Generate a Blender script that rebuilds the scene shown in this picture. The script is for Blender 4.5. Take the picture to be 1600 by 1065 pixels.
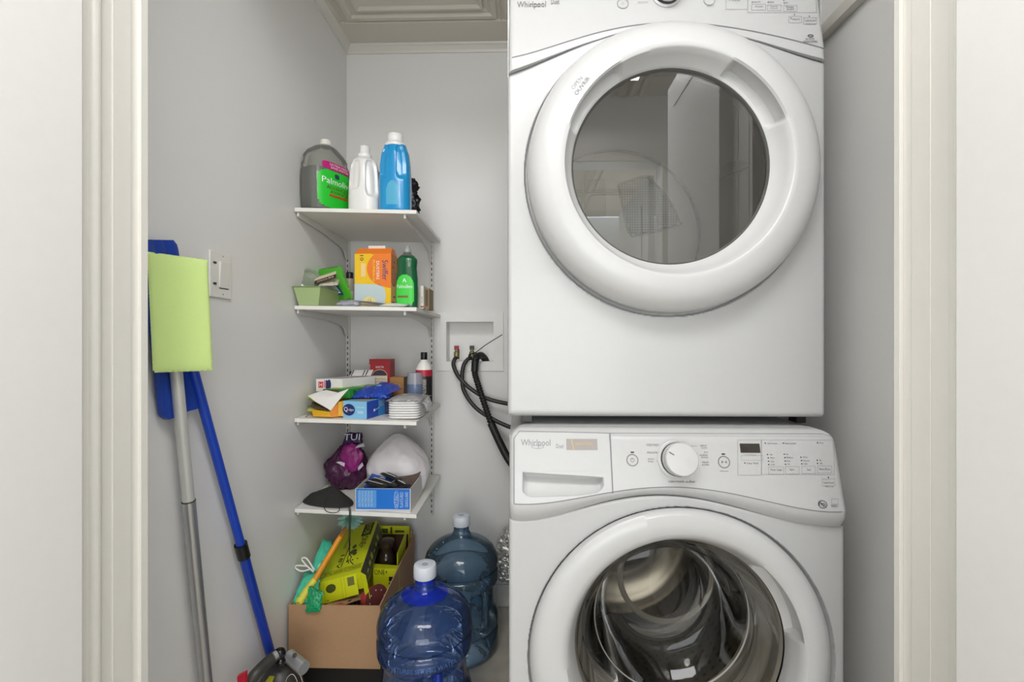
import bpy, bmesh, math, random
import numpy as np
from mathutils import Vector, Matrix, noise as mnoise

random.seed(7)
PI = math.pi
scn = bpy.context.scene
for o in list(bpy.data.objects): bpy.data.objects.remove(o)
COL = scn.collection

# ------------------------------------------------------------------ camera, world, light, exposure
F = 702.0; CAMZ = 1.13; YAW = math.atan(17/702.0)
cam_d = bpy.data.cameras.new('camera'); cam = bpy.data.objects.new('camera', cam_d); COL.objects.link(cam)
cam_d.sensor_width = 36.0; cam_d.lens = F/1600*36; cam_d.clip_start = 0.01
cam.location = (0, 0, CAMZ); cam.rotation_euler = (PI/2, 0, YAW)
scn.camera = cam
world = bpy.data.worlds.new('world'); scn.world = world; world.use_nodes = True
wb = world.node_tree.nodes['Background']; wb.inputs[0].default_value = (0.86, 0.93, 1.0, 1); wb.inputs[1].default_value = 3.0
scn.view_settings.view_transform = 'Standard'; scn.view_settings.look = 'None'
scn.view_settings.gamma = 1; scn.view_settings.use_curve_mapping = False
scn.view_settings.exposure = 0.5

def area(name, loc, rot, sx, sy, power, col=(1, 1, 1)):
    l = bpy.data.lights.new(name, 'AREA'); l.shape = 'RECTANGLE'; l.size = sx; l.size_y = sy; l.energy = power; l.color = col
    o = bpy.data.objects.new(name, l); COL.objects.link(o); o.location = loc; o.rotation_euler = rot
    return o
_l = bpy.data.lights.new('hall_lamp_light', 'POINT'); _l.energy = 4; _l.shadow_soft_size = 0.14; _l.color = (1, 0.98, 0.95)
_o = bpy.data.objects.new('hall_lamp_light', _l); COL.objects.link(_o); _o.location = (-0.28, -0.30, 2.16)
area('room_fill_light', (0.1, -2.7, 1.05), (math.radians(91), 0, 0), 2.2, 1.5, 34, (0.95, 0.975, 1.0))  # broad fill added in the room beyond to brighten the closet
area('hall_fill_light', (-0.05, 0.08, 2.375), (math.radians(14), 0, 0), 1.15, 0.5, 17.5, (0.985, 0.99, 1.0))  # wide fill added under the hall ceiling, like a bounced flash

# ------------------------------------------------------------------ pixel -> world
FW = Vector((-math.sin(YAW), math.cos(YAW), 0)); RT = Vector((math.cos(YAW), math.sin(YAW), 0)); UP = Vector((0, 0, 1))
CAM = Vector((0, 0, CAMZ))
def ray(px, py): return FW + RT*((px-800)/F) + UP*((532.5-py)/F)
def P(px, py, Y):
    d = ray(px, py); return CAM + d*(Y/d.y)
def PXX(px, X):      # point of the pixel's column on the plane x = X : its depth
    d = ray(px, 532.5); return X/d.x*d.y

# ------------------------------------------------------------------ materials
MATS = {}
def lin(c):
    if isinstance(c, str):
        c = [int(c[i:i+2], 16)/255 for i in (0, 2, 4)]
    return tuple((x/12.92 if x <= 0.04045 else ((x+0.055)/1.055)**2.4) for x in c) + (1,)
def mat(name, col, rough=0.5, metal=0.0, bump=0.0, scale=60, var=0.0, coat=0.0, emit=None, trans=0.0, sss=0.0, stretch=None):
    if name in MATS: return MATS[name]
    m = bpy.data.materials.new(name); m.use_nodes = True; nt = m.node_tree; b = nt.nodes['Principled BSDF']
    c = lin(col); b.inputs['Base Color'].default_value = c
    b.inputs['Roughness'].default_value = rough; b.inputs['Metallic'].default_value = metal
    b.inputs['Coat Weight'].default_value = coat
    if trans: b.inputs['Transmission Weight'].default_value = trans
    if emit: b.inputs['Emission Color'].default_value = lin(col); b.inputs['Emission Strength'].default_value = emit
    tc = nt.nodes.new('ShaderNodeTexCoord'); src = tc.outputs['Object']
    if stretch:
        mp = nt.nodes.new('ShaderNodeMapping'); mp.inputs['Scale'].default_value = stretch
        nt.links.new(src, mp.inputs[0]); src = mp.outputs[0]
    n = nt.nodes.new('ShaderNodeTexNoise'); n.inputs['Scale'].default_value = scale; n.inputs['Detail'].default_value = 4
    nt.links.new(src, n.inputs['Vector'])
    if bump:
        bp = nt.nodes.new('ShaderNodeBump'); bp.inputs['Strength'].default_value = bump; bp.inputs['Distance'].default_value = 0.002
        nt.links.new(n.outputs['Fac'], bp.inputs['Height']); nt.links.new(bp.outputs['Normal'], b.inputs['Normal'])
    v = var if var else 0.02
    r = nt.nodes.new('ShaderNodeMix'); r.data_type = 'RGBA'
    r.inputs['A'].default_value = tuple(x*(1-v) for x in c[:3])+(1,); r.inputs['B'].default_value = tuple(min(1, x*(1+v)) for x in c[:3])+(1,)
    nt.links.new(n.outputs['Fac'], r.inputs['Factor']); nt.links.new(r.outputs['Result'], b.inputs['Base Color'])
    MATS[name] = m; return m
def mat_clear(name, tint, edge=None, ior=1.45, rough=0.02, body=0.0, bodycol='ffffff', bump=0.0, cap=1.0):
    """clear shell: see-through tint that deepens with the slant of the wall, plus fresnel gloss, plus a little body colour"""
    if name in MATS: return MATS[name]
    m = bpy.data.materials.new(name); m.use_nodes = True; nt = m.node_tree
    for n in list(nt.nodes): nt.nodes.remove(n)
    out = nt.nodes.new('ShaderNodeOutputMaterial'); tr = nt.nodes.new('ShaderNodeBsdfTransparent'); gl = nt.nodes.new('ShaderNodeBsdfGlossy')
    gl.inputs['Roughness'].default_value = rough
    mixc = nt.nodes.new('ShaderNodeMix'); mixc.data_type = 'RGBA'
    mixc.inputs['A'].default_value = lin(tint); mixc.inputs['B'].default_value = lin(edge or tint)
    lw = nt.nodes.new('ShaderNodeLayerWeight'); lw.inputs[0].default_value = 0.5
    nt.links.new(lw.outputs['Facing'], mixc.inputs['Factor']); nt.links.new(mixc.outputs['Result'], tr.inputs[0])
    df = nt.nodes.new('ShaderNodeBsdfDiffuse'); df.inputs[0].default_value = lin(bodycol)
    m1 = nt.nodes.new('ShaderNodeMixShader'); m1.inputs[0].default_value = body
    nt.links.new(tr.outputs[0], m1.inputs[1]); nt.links.new(df.outputs[0], m1.inputs[2])
    fr = nt.nodes.new('ShaderNodeFresnel'); fr.inputs[0].default_value = ior
    m2 = nt.nodes.new('ShaderNodeMixShader'); mn = nt.nodes.new('ShaderNodeMath'); mn.operation = 'MINIMUM'; mn.inputs[1].default_value = cap; nt.links.new(fr.outputs[0], mn.inputs[0]); nt.links.new(mn.outputs[0], m2.inputs[0])
    nt.links.new(m1.outputs[0], m2.inputs[1]); nt.links.new(gl.outputs[0], m2.inputs[2]); nt.links.new(m2.outputs[0], out.inputs[0])
    if bump:
        tc = nt.nodes.new('ShaderNodeTexCoord'); n = nt.nodes.new('ShaderNodeTexNoise'); n.inputs['Scale'].default_value = 35; n.inputs['Detail'].default_value = 3
        bp = nt.nodes.new('ShaderNodeBump'); bp.inputs['Strength'].default_value = bump; bp.inputs['Distance'].default_value = 0.004
        nt.links.new(tc.outputs['Object'], n.inputs['Vector']); nt.links.new(n.outputs['Fac'], bp.inputs['Height'])
        nt.links.new(bp.outputs[0], gl.inputs['Normal']); nt.links.new(bp.outputs[0], fr.inputs['Normal'])
    MATS[name] = m; return m
def mat_holes(name, col, hole, scale, size, metal=0.0, rough=0.4, coord='Object', plane='xz'):
    """sheet with a regular grid of round holes"""
    m = mat(name, col, rough, metal, var=0.03); nt = m.node_tree; b = nt.nodes['Principled BSDF']
    tc = nt.nodes.new('ShaderNodeTexCoord')
    sp = nt.nodes.new('ShaderNodeSeparateXYZ'); nt.links.new(tc.outputs[coord], sp.inputs[0])
    def frac(sock, off=0):
        a = nt.nodes.new('ShaderNodeMath'); a.operation = 'MULTIPLY_ADD'; a.inputs[1].default_value = scale; a.inputs[2].default_value = off; nt.links.new(sock, a.inputs[0])
        f = nt.nodes.new('ShaderNodeMath'); f.operation = 'FRACT'; nt.links.new(a.outputs[0], f.inputs[0])
        s = nt.nodes.new('ShaderNodeMath'); s.operation = 'SUBTRACT'; s.inputs[1].default_value = 0.5; nt.links.new(f.outputs[0], s.inputs[0])
        q = nt.nodes.new('ShaderNodeMath'); q.operation = 'POWER'; q.inputs[1].default_value = 2; ab = nt.nodes.new('ShaderNodeMath'); ab.operation = 'ABSOLUTE'
        nt.links.new(s.outputs[0], ab.inputs[0]); nt.links.new(ab.outputs[0], q.inputs[0]); return q.outputs[0]
    ax = {'x': 0, 'y': 1, 'z': 2}
    s = nt.nodes.new('ShaderNodeMath'); s.operation = 'ADD'
    nt.links.new(frac(sp.outputs[ax[plane[0]]]), s.inputs[0]); nt.links.new(frac(sp.outputs[ax[plane[1]]]), s.inputs[1])
    lt = nt.nodes.new('ShaderNodeMath'); lt.operation = 'LESS_THAN'; lt.inputs[1].default_value = size*size; nt.links.new(s.outputs[0], lt.inputs[0])
    mx = nt.nodes.new('ShaderNodeMix'); mx.data_type = 'RGBA'; mx.inputs['A'].default_value = lin(col); mx.inputs['B'].default_value = lin(hole)
    nt.links.new(lt.outputs[0], mx.inputs['Factor']); nt.links.new(mx.outputs['Result'], b.inputs['Base Color'])
    return m

wall_m = mat('wall_paint', 'ecebe9', 0.38, bump=0.05, scale=300)
ceil_m = mat('ceiling_tile', 'd8d2c6', 0.6, bump=0.05, scale=200)
trim_m = mat('trim_paint', 'dedbd3', 0.35)
jamb_m = mat('jamb_paint', 'e4e1da', 0.35)
door_m = mat('door_paint', 'e4e3e0', 0.35)
floor_m = mat('vinyl_floor', 'bab3a5', 0.35, bump=0.1, scale=14, var=0.35)
enamel = mat('white_enamel', 'b6b6b6', 0.32, coat=0.1)
enamel2 = mat('white_plastic_panel', 'bebebe', 0.3)
enamel3 = mat('white_console_plastic', 'b9b9b9', 0.28)
groove = mat('seam_grey', '76767a', 0.6)
greytxt = mat('grey_print', '68686a', 0.5)
darktxt = mat('dark_print', '3c3c3e', 0.5)
ltgrey = mat('light_grey_print', '8e8e8e', 0.5)
chrome = mat('chrome', 'c9c9cc', 0.18, 1.0)
black_p = mat('black_plastic', '141414', 0.35)
black_r = mat('black_rubber', '1d1d1d', 0.5, bump=0.1)
white_p = mat('white_plastic', 'ebe9e4', 0.35)
melamine = mat('white_melamine', 'eae8e2', 0.4)
brack_m = mat('white_powder_coat', 'dddbd5', 0.4)
slot_m = mat('slot_dark', '3a3a3c', 0.8)

# ------------------------------------------------------------------ mesh helpers
ORG = Vector((0, 0, 0))
def thing(name, label, cat, loc, rz=0.0, group=None, w=True):
    global ORG
    o = bpy.data.objects.new(name, None); COL.objects.link(o); o.empty_display_size = 0.05
    o.location = loc; o.rotation_euler = (0, 0, rz); o['label'] = label; o['category'] = cat
    if group: o['group'] = group
    ORG = Vector(loc) if w else Vector((0, 0, 0))
    return o
def world_mode():
    global ORG
    ORG = Vector((0, 0, 0))
def obj(name, VF, m, parent=None, smooth=None, bevel=0, seg=2, label=None, subsurf=0):
    V, Fc = VF
    me = bpy.data.meshes.new(name); me.from_pydata([tuple(Vector(v)-ORG) for v in V], [], [tuple(f) for f in Fc]); me.validate(); me.update()
    bm = bmesh.new(); bm.from_mesh(me); bmesh.ops.recalc_face_normals(bm, faces=bm.faces[:]); bm.to_mesh(me); bm.free()
    ms = m if isinstance(m, list) else [m]
    for x in ms: me.materials.append(x)
    if smooth is not None:
        me.polygons.foreach_set('use_smooth', [True]*len(me.polygons))
        if smooth < 180: me.set_sharp_from_angle(angle=math.radians(smooth))
    o = bpy.data.objects.new(name, me); COL.objects.link(o)
    if parent: o.parent = parent
    if bevel:
        b = o.modifiers.new('b', 'BEVEL'); b.width = bevel; b.segments = seg; b.limit_method = 'ANGLE'; b.angle_limit = math.radians(40)
        if smooth is None:
            me.polygons.foreach_set('use_smooth', [True]*len(me.polygons)); b.harden_normals = True
    if subsurf:
        s = o.modifiers.new('s', 'SUBSURF'); s.levels = subsurf; s.render_levels = subsurf
    if label: o['label'] = label
    return o
def single(o, label, cat, group=None):
    o['label'] = label; o['category'] = cat
    if group: o['group'] = group
    return o
def struct(name, VF, m, **k):
    world_mode(); o = obj(name, VF, m, **k); o['kind'] = 'structure'; return o
def join(*parts):
    V = []; Fc = []
    for v, f in parts:
        n = len(V); V += [Vector(a) for a in v]; Fc += [tuple(i+n for i in q) for q in f]
    return V, Fc
def box(x0, x1, y0, y1, z0, z1):
    V = [(x, y, z) for x in (x0, x1) for y in (y0, y1) for z in (z0, z1)]
    return [Vector(v) for v in V], [(0, 1, 3, 2), (4, 6, 7, 5), (0, 4, 5, 1), (2, 3, 7, 6), (0, 2, 6, 4), (1, 5, 7, 3)]
def pbox(o, a, b, c):
    o, a, b, c = map(Vector, (o, a, b, c))
    V = [o+a*i+b*j+c*k for i in (0, 1) for j in (0, 1) for k in (0, 1)]
    return V, [(0, 1, 3, 2), (4, 6, 7, 5), (0, 4, 5, 1), (2, 3, 7, 6), (0, 2, 6, 4), (1, 5, 7, 3)]
def hexa(b, t):      # bottom quad, top quad
    V = [Vector(v) for v in b]+[Vector(v) for v in t]
    return V, [(3, 2, 1, 0), (4, 5, 6, 7)]+[(i, (i+1) % 4, 4+(i+1) % 4, 4+i) for i in range(4)]
def xf(VF, M):
    return [M @ Vector(v) for v in VF[0]], VF[1]
def rings(rs, cap0=True, cap1=True, closed=True):
    V = []; Fc = []; n = len(rs[0])
    for r in rs: V += [Vector(v) for v in r]
    m = n if closed else n-1
    for i in range(len(rs)-1):
        for j in range(m):
            Fc.append((i*n+j, i*n+(j+1) % n, (i+1)*n+(j+1) % n, (i+1)*n+j))
    if cap0: Fc.append(tuple(range(n-1, -1, -1)))
    if cap1: Fc.append(tuple((len(rs)-1)*n+j for j in range(n)))
    return V, Fc
def lathe(prof, n=40, c=(0, 0, 0), cap0=True, cap1=True, sx=1, sy=1, ex=2.0):
    """upright lathe; ex > 2 squares the section, sx sy squash it"""
    rs = []
    for p in prof:
        r, z = p[0], p[1]; e = p[2] if len(p) > 2 else ex
        ring = []
        for k in range(n):
            a = 2*PI*k/n; ca, sa = math.cos(a), math.sin(a)
            q = (abs(ca)**e+abs(sa)**e)**(-1/e)
            ring.append((c[0]+r*q*ca*sx, c[1]+r*q*sa*sy, c[2]+z))
        rs.append(ring)
    return rings(rs, cap0, cap1)
def lathe_ab(prof, n=40, c=(0, 0, 0), cap0=True, cap1=True):
    """profile rows (a, b, z, e[, dx, dy]) : half widths in x and y"""
    rs = []
    for p in prof:
        a_, b_, z, e = p[:4]; dx, dy = (p[4], p[5]) if len(p) > 4 else (0, 0); ring = []
        for k in range(n):
            a = 2*PI*k/n; ca, sa = math.cos(a), math.sin(a); q = (abs(ca)**e+abs(sa)**e)**(-1/e)
            ring.append((c[0]+dx+a_*q*ca, c[1]+dy+b_*q*sa, c[2]+z))
        rs.append(ring)
    return rings(rs, cap0, cap1)
def smoothpath(pts, k=8):
    pts = [Vector(p) for p in pts]
    if len(pts) < 3: return pts
    q = [pts[0]*2-pts[1]]+pts+[pts[-1]*2-pts[-2]]; out = []
    for i in range(1, len(q)-2):
        for s in range(k):
            t = s/k; a, b, c, d = q[i-1], q[i], q[i+1], q[i+2]
            out.append(0.5*((2*b)+(c-a)*t+(2*a-5*b+4*c-d)*t*t+(3*b-a-3*c+d)*t**3))
    out.append(pts[-1]); return out
def tube(pts, r, n=14, smooth=True, k=8, cap=True, sq=None):
    p = smoothpath(pts, k) if smooth else [Vector(a) for a in pts]
    rs = []; N = None
    for i, a in enumerate(p):
        t = (p[min(i+1, len(p)-1)]-p[max(i-1, 0)]).normalized()
        if N is None:
            N = t.orthogonal().normalized()
        N = (N-t*N.dot(t)).normalized(); B = t.cross(N)
        rr = r(i/(len(p)-1)) if callable(r) else r
        rs.append([a+(N*math.cos(2*PI*j/n)+B*math.sin(2*PI*j/n)*(sq or 1))*rr for j in range(n)])
    return rings(rs, cap, cap)
def prism(pts, d):   # planar polygon extruded by vector d
    d = Vector(d); n = len(pts); V = [Vector(p) for p in pts]+[Vector(p)+d for p in pts]
    return V, [tuple(range(n-1, -1, -1)), tuple(range(n, 2*n))]+[(i, (i+1) % n, n+(i+1) % n, n+i) for i in range(n)]
def circle_loop(c, r, n=96, Y=None, tilt=0):
    return [Vector((c[0]+r*math.cos(2*PI*k/n), c[1], c[2]+r*math.sin(2*PI*k/n))) for k in range(n)]
def pillow(c00, c10, c11, c01, th, nu=22, nv=22, wr=0.0, seed=0, flat=False, pw=2.5, edge=0.0):
    """soft pack between four corners; wr = wrinkle size"""
    c00, c10, c11, c01 = map(Vector, (c00, c10, c11, c01)); nrm = (c10-c00).cross(c01-c00).normalized()
    V = []; Fc = []
    def pt(u, v, s):
        a = c00*(1-u)*(1-v)+c10*u*(1-v)+c11*u*v+c01*(1-u)*v
        f = (1-abs(2*u-1)**pw)*(1-abs(2*v-1)**pw)
        h = s*(th/2)*max(f, 0)**0.6
        q = Vector((u*3.1+seed*3.7, v*3.3+seed, s*5+seed))
        w = mnoise.noise(q*1.3)*1.0+mnoise.noise(q*3.1)*0.5+abs(mnoise.noise(q*2.2))*0.8
        return a+nrm*(h+w*wr*(0.35+0.65*f))+((c10-c00).normalized()*mnoise.noise(q*2+Vector((9, 0, 0)))+(c01-c00).normalized()*mnoise.noise(q*2+Vector((0, 9, 0))))*wr*0.8
    for s in (1, -1):
        for j in range(nv+1):
            for i in range(nu+1): V.append(pt(i/nu, j/nv, s))
    n = (nu+1)*(nv+1)
    for s in (0, 1):
        for j in range(nv):
            for i in range(nu):
                a = s*n+j*(nu+1)+i; q = (a, a+1, a+nu+2, a+nu+1); Fc.append(q if s == 0 else q[::-1])
    bd = [i for i in range(nu+1)]+[j*(nu+1)+nu for j in range(1, nv+1)]+[nv*(nu+1)+i for i in range(nu-1, -1, -1)]+[j*(nu+1) for j in range(nv-1, 0, -1)]
    for k in range(len(bd)):
        a, b = bd[k], bd[(k+1) % len(bd)]; Fc.append((b, a, a+n, b+n))
    return V, Fc
def blob(c, rad, amp=0.15, seed=0, sub=5, floor=None, ridg=1.0, freq=2.0, shape=None):
    bm = bmesh.new(); bmesh.ops.create_icosphere(bm, subdivisions=sub, radius=1)
    V = []
    for v in bm.verts:
        p = v.co.copy(); q = p*freq+Vector((seed*2.3, seed*1.7, seed))
        d = mnoise.noise(q)*0.7+ridg*(0.35-abs(mnoise.noise(q*1.9)))*1.0+ridg*(0.3-abs(mnoise.noise(q*4.1+Vector((3, 1, 2)))))*0.45
        s = 1+amp*d
        if shape: p = shape(p)
        w = Vector((c[0]+p.x*rad[0]*s, c[1]+p.y*rad[1]*s, c[2]+p.z*rad[2]*s))
        if floor is not None and w.z < floor: w.z = floor
        V.append(w)
    Fc = [tuple(v.index for v in f.verts) for f in bm.faces]; bm.free()
    return V, Fc
_txt = {}
def text_geo(s):
    if s in _txt: return _txt[s]
    c = bpy.data.curves.new('t', 'FONT'); c.body = s; c.size = 1; c.resolution_u = 2; c.fill_mode = 'FRONT'; c.align_x = 'LEFT'
    o = bpy.data.objects.new('t', c); COL.objects.link(o)
    dg = bpy.context.evaluated_depsgraph_get(); me = bpy.data.meshes.new_from_object(o.evaluated_get(dg))
    V = [Vector(v.co) for v in me.vertices]; Fc = [tuple(p.vertices) for p in me.polygons]
    bpy.data.objects.remove(o); bpy.data.curves.remove(c); bpy.data.meshes.remove(me)
    x0 = min(v.x for v in V); x1 = max(v.x for v in V); y0 = min(v.y for v in V); y1 = max(v.y for v in V)
    V = [Vector(((v.x-x0)/(x1-x0), (v.y-y0)/(y1-y0), 0)) for v in V]
    _txt[s] = (V, Fc); return _txt[s]
class Face:
    """a flat face: origin o at its lower left, r and u its full edges"""
    def __init__(s, o, r, u): s.o, s.r, s.u = Vector(o), Vector(r), Vector(u); s.n = s.r.cross(s.u).normalized()
    def at(s, a, b, off=0.0005): return s.o+s.r*a+s.u*b+s.n*off
    def rect(s, a0, b0, a1, b1, off=0.0005):
        V = [s.at(a0, b0, off), s.at(a1, b0, off), s.at(a1, b1, off), s.at(a0, b1, off)]+[s.at(a0, b0, off-0.0004), s.at(a1, b0, off-0.0004), s.at(a1, b1, off-0.0004), s.at(a0, b1, off-0.0004)]
        return V, [(0, 1, 2, 3), (4, 7, 6, 5), (0, 4, 5, 1), (1, 5, 6, 2), (2, 6, 7, 3), (3, 7, 4, 0)]
    def poly(s, pts, off=0.0005): return [s.at(a, b, off) for a, b in pts], [tuple(range(len(pts)))]
    def disc(s, a, b, ra, rb, off=0.0005, n=28): return s.poly([(a+ra*math.cos(2*PI*k/n), b+rb*math.sin(2*PI*k/n)) for k in range(n)], off)
    def ring(s, a, b, ra, rb, w, off=0.0005, n=36, a0=0, a1=2*PI):
        V = []; Fc = []
        L = s.r.length; H = s.u.length
        for k in range(n+1):
            t = a0+(a1-a0)*k/n
            V += [s.at(a+ra*math.cos(t), b+rb*math.sin(t), off), s.at(a+(ra-w/L)*math.cos(t), b+(rb-w/H)*math.sin(t), off)]
        for k in range(n): Fc.append((2*k, 2*k+2, 2*k+3, 2*k+1))
        return V, Fc
    def line(s, a0, b0, a1, b1, w, off=0.0005):
        p, q = s.at(a0, b0, off), s.at(a1, b1, off); d = (q-p).normalized().cross(s.n)*w/2
        return [p-d, q-d, q+d, p+d], [(0, 1, 2, 3)]
    def text(s, t, a0, b0, a1, b1, rot=0, off=0.0008):
        V, Fc = text_geo(t); out = []
        for v in V:
            x, y = v.x, v.y
            if rot == 90: x, y = 1-y, x
            elif rot == -90: x, y = y, 1-x
            elif rot == 180: x, y = 1-x, 1-y
            out.append(s.at(a0+(a1-a0)*x, b0+(b1-b0)*y, off))
        return out, Fc
class PlaneFace(Face):
    """unit-vector face addressed by photo pixels (used for flat printed panels)"""
    def __init__(s, o, r, u): super().__init__(o, r, u)
    def uv(s, px, py):
        d = ray(px, py); t = (s.o-CAM).dot(s.n)/d.dot(s.n); h = CAM+d*t-s.o
        return h.dot(s.r), h.dot(s.u)
    def ptext(s, t, x0, y0, x1, y1, off=0.0008):
        a0, b0 = s.uv(x0, (y1)); a1, _ = s.uv(x1, y1); _, b1 = s.uv(x0, y0); return s.text(t, a0, b0, a1, b1, 0, off)
    def prect(s, x0, y0, x1, y1, off=0.0005):
        a0, b0 = s.uv(x0, y1); a1, b1 = s.uv(x1, y0); return s.rect(a0, b0, a1, b1, off)
    def pline(s, x0, y0, x1, y1, w, off=0.0005):
        a0, b0 = s.uv(x0, y0); a1, b1 = s.uv(x1, y1); return s.line(a0, b0, a1, b1, w, off)
    def pframe(s, x0, y0, x1, y1, w, off=0.0005):
        return join(s.pline(x0, y0, x1, y0, w, off), s.pline(x1, y0, x1, y1, w, off), s.pline(x0, y1, x1, y1, w, off), s.pline(x0, y0, x0, y1, w, off))

# ------------------------------------------------------------------ the setting
WX0, WX1, WY, CZ = -0.760, 0.748, 1.92, 2.394
HY0 = -0.45
struct('floor', box(-3.2, 3.2, -3.2, WY+0.1, -0.05, 0), floor_m)
# back wall with the opening of the washer outlet box
bx0, bx1 = P(697, 533, WY).x, P(772, 533, WY).x; bz0, bz1 = P(733, 565, WY).z, P(733, 502, WY).z
struct('wall_back', join(box(WX0-0.1, bx0, WY, WY+0.12, 0, CZ+0.1), box(bx1, WX1+0.1, WY, WY+0.12, 0, CZ+0.1), box(bx0, bx1, WY, WY+0.12, 0, bz0), box(bx0, bx1, WY, WY+0.12, bz1, CZ+0.1)), wall_m)
struct('wall_left', box(WX0-0.1, WX0, 0.72, WY, 0, CZ+0.1), wall_m)
struct('wall_right', box(WX1, WX1+0.1, 0.72, WY, 0, CZ+0.1), wall_m)
JL, JR = -0.625, 0.594; HZ = 2.24
struct('wall_front', join(box(-3.2, JL-0.02, 0.61, 0.72, 0, CZ+0.1), box(JR+0.02, 3.2, 0.61, 0.72, 0, CZ+0.1), box(JL-0.02, JR+0.02, 0.61, 0.72, HZ+0.02, CZ+0.1)), wall_m)
# ceiling of embossed square tiles
def ceiling():
    parts = []; T = 0.62; X0 = P(540, 33, 1.775).x; Y0 = 1.775
    prof = [(0.0, 0.0), (0.004, 0.007), (0.012, 0.007), (0.016, -0.002), (0.034, -0.004), (0.040, 0.006), (0.048, 0.004), (0.062, 0.010), (0.067, -0.004), (0.075, -0.004), (0.085, 0.004), (0.12, 0.007)]
    xs = [X0+T*k for k in range(-4, 5)]; ys = [Y0-T*j for j in range(0, 8)]
    for x in xs[:-1]:
        for y in ys[:-1]:
            cx, cy = x+T/2, y-T/2; rs = []
            for ins, dz in prof:
                h = T/2-ins; rs.append([(cx+a*h, cy+b*h, CZ+dz) for a, b in ((-1, -1), (1, -1), (1, 1), (-1, 1))])
            parts.append(rings(rs, False, True))
    ex0, ex1, ey0, ey1 = xs[0], xs[-1], ys[-1], ys[0]
    parts.append(([(ex0-1, ey1, CZ), (ex1+1, ey1, CZ), (ex1+1, WY+.1, CZ), (ex0-1, WY+.1, CZ)], [(0, 1, 2, 3)]))
    parts.append(box(ex0-1, ex1+1, ey0-0.2, WY+0.1, CZ+0.02, CZ+0.06))
    return join(*parts)
struct('ceiling', ceiling(), ceil_m, smooth=20)
def cove(axis):
    pr = [(0, 0), (0, -0.030), (0.006, -0.031), (0.010, -0.022), (0.020, -0.010), (0.026, -0.006), (0.028, 0.0)]
    if axis == 'back': return rings([[(x, WY-a, CZ+b) for a, b in pr] for x in (WX0, WX1)])
    if axis == 'left': return rings([[(WX0+a, y, CZ+b) for a, b in pr] for y in (0.72, WY)])
    return rings([[(WX1-a, y, CZ+b) for a, b in pr] for y in (0.72, WY)])
struct('trim_1', cove('back'), trim_m); struct('trim_2', cove('left'), trim_m); struct('trim_3', cove('right'), trim_m)
struct('baseboard_back', join(box(WX0, WX1, WY-0.012, WY, 0, 0.092)), trim_m, bevel=0.004)
struct('baseboard_left', box(WX0, WX0+0.012, 0.74, WY-0.013, 0, 0.092), trim_m, bevel=0.004)
struct('baseboard_right', box(WX1-0.012, WX1, 0.74, WY-0.013, 0, 0.092), trim_m, bevel=0.004)
# jambs : board, rounded stop bead and rear lip
def jamb(xf_, s):
    # s = +1 left jamb (face looks to +x)
    a = box(min(xf_, xf_-s*0.03), max(xf_, xf_-s*0.03), 0.605, 0.726, 0, HZ+0.03)
    b = box(min(xf_, xf_+s*0.0015), max(xf_, xf_+s*0.0015), 0.669, 0.700, 0, HZ)
    c = box(min(xf_, xf_+s*0.006), max(xf_, xf_+s*0.006), 0.714, 0.727, 0, HZ)
    d = tube([(xf_-s*0.002, 0.641, 0), (xf_-s*0.002, 0.641, HZ)], 0.009, 12, smooth=False)
    return join(a, b, c, d)
struct('trim_4', jamb(JL, 1), jamb_m, smooth=40)
struct('trim_5', join(box(JR, JR+0.03, 0.605, 0.726, 0, HZ+0.03), box(JR-0.0015, JR, 0.668, 0.700, 0, HZ), box(JR-0.006, JR, 0.716, 0.727, 0, HZ), box(JR-0.0015, JR, 0.6305, 0.640, 0, HZ)), jamb_m, bevel=0.002)
struct('trim_8', box(WX1-0.022, WX1, 0.74, WY, 1.872, 1.900), trim_m, bevel=0.002)
struct('trim_6', box(JL, JR, 0.605, 0.726, HZ, HZ+0.03), jamb_m, bevel=0.002)
# the folded closet doors standing out into the hall on both sides
def leaf(x0, x1, y0, y1):
    return box(x0, x1, y0, y1, 0.012, 2.10)
for nm, x0, x1, xk in (('door_1', -0.637, -0.597, -0.597), ('door_2', 0.560, 0.600, 0.560)):
    world_mode(); d = obj(nm, join(leaf(x0, x1, 0.14, 0.597)), door_m, bevel=0.003); d['kind'] = 'structure'
    s = 1 if xk < 0 else -1
    obj('door_panel', join(*[box(min(xk-s*0.002, xk+s*0.002), max(xk-s*0.002, xk+s*0.002), 0.20, 0.535, z0, z1) for z0, z1 in ((0.12, 0.75), (0.95, 1.99))]) if False else box(min(xk-s*0.0015, xk+s*0.0035), max(xk-s*0.0015, xk+s*0.0035), 0.215, 0.50, 2.0, 2.04), door_m, d, bevel=0.001)
# hall behind the camera: opposite wall with an open doorway, a room beyond
DX0, DX1, DZ = -0.50, 0.72, 2.06
struct('wall_hall', join(box(-3.2, DX0, HY0-0.11, HY0, 0, CZ+.1), box(DX1, 3.2, HY0-0.11, HY0, 0, CZ+.1), box(DX0, DX1, HY0-0.11, HY0, DZ, CZ+.1)), wall_m)
struct('wall_room', box(-3.2, 3.2, -3.2, -3.1, 0, CZ+.1), mat('room_wall', 'cfcdc9', 0.6))
struct('trim_7', join(box(DX0-0.07, DX0+0.004, HY0, HY0+0.016, 0, DZ+0.07), box(DX1-0.004, DX1+0.07, HY0, HY0+0.016, 0, DZ+0.07), box(DX0+0.004, DX1-0.004, HY0, HY0+0.016, DZ-0.004, DZ+0.07)), trim_m, bevel=0.003)
world_mode()
d3 = obj('door_3', box(DX1-0.04, DX1-0.005, HY0-0.86, HY0-0.115, 0.01, 2.03), door_m, bevel=0.003); d3['kind'] = 'structure'
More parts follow.
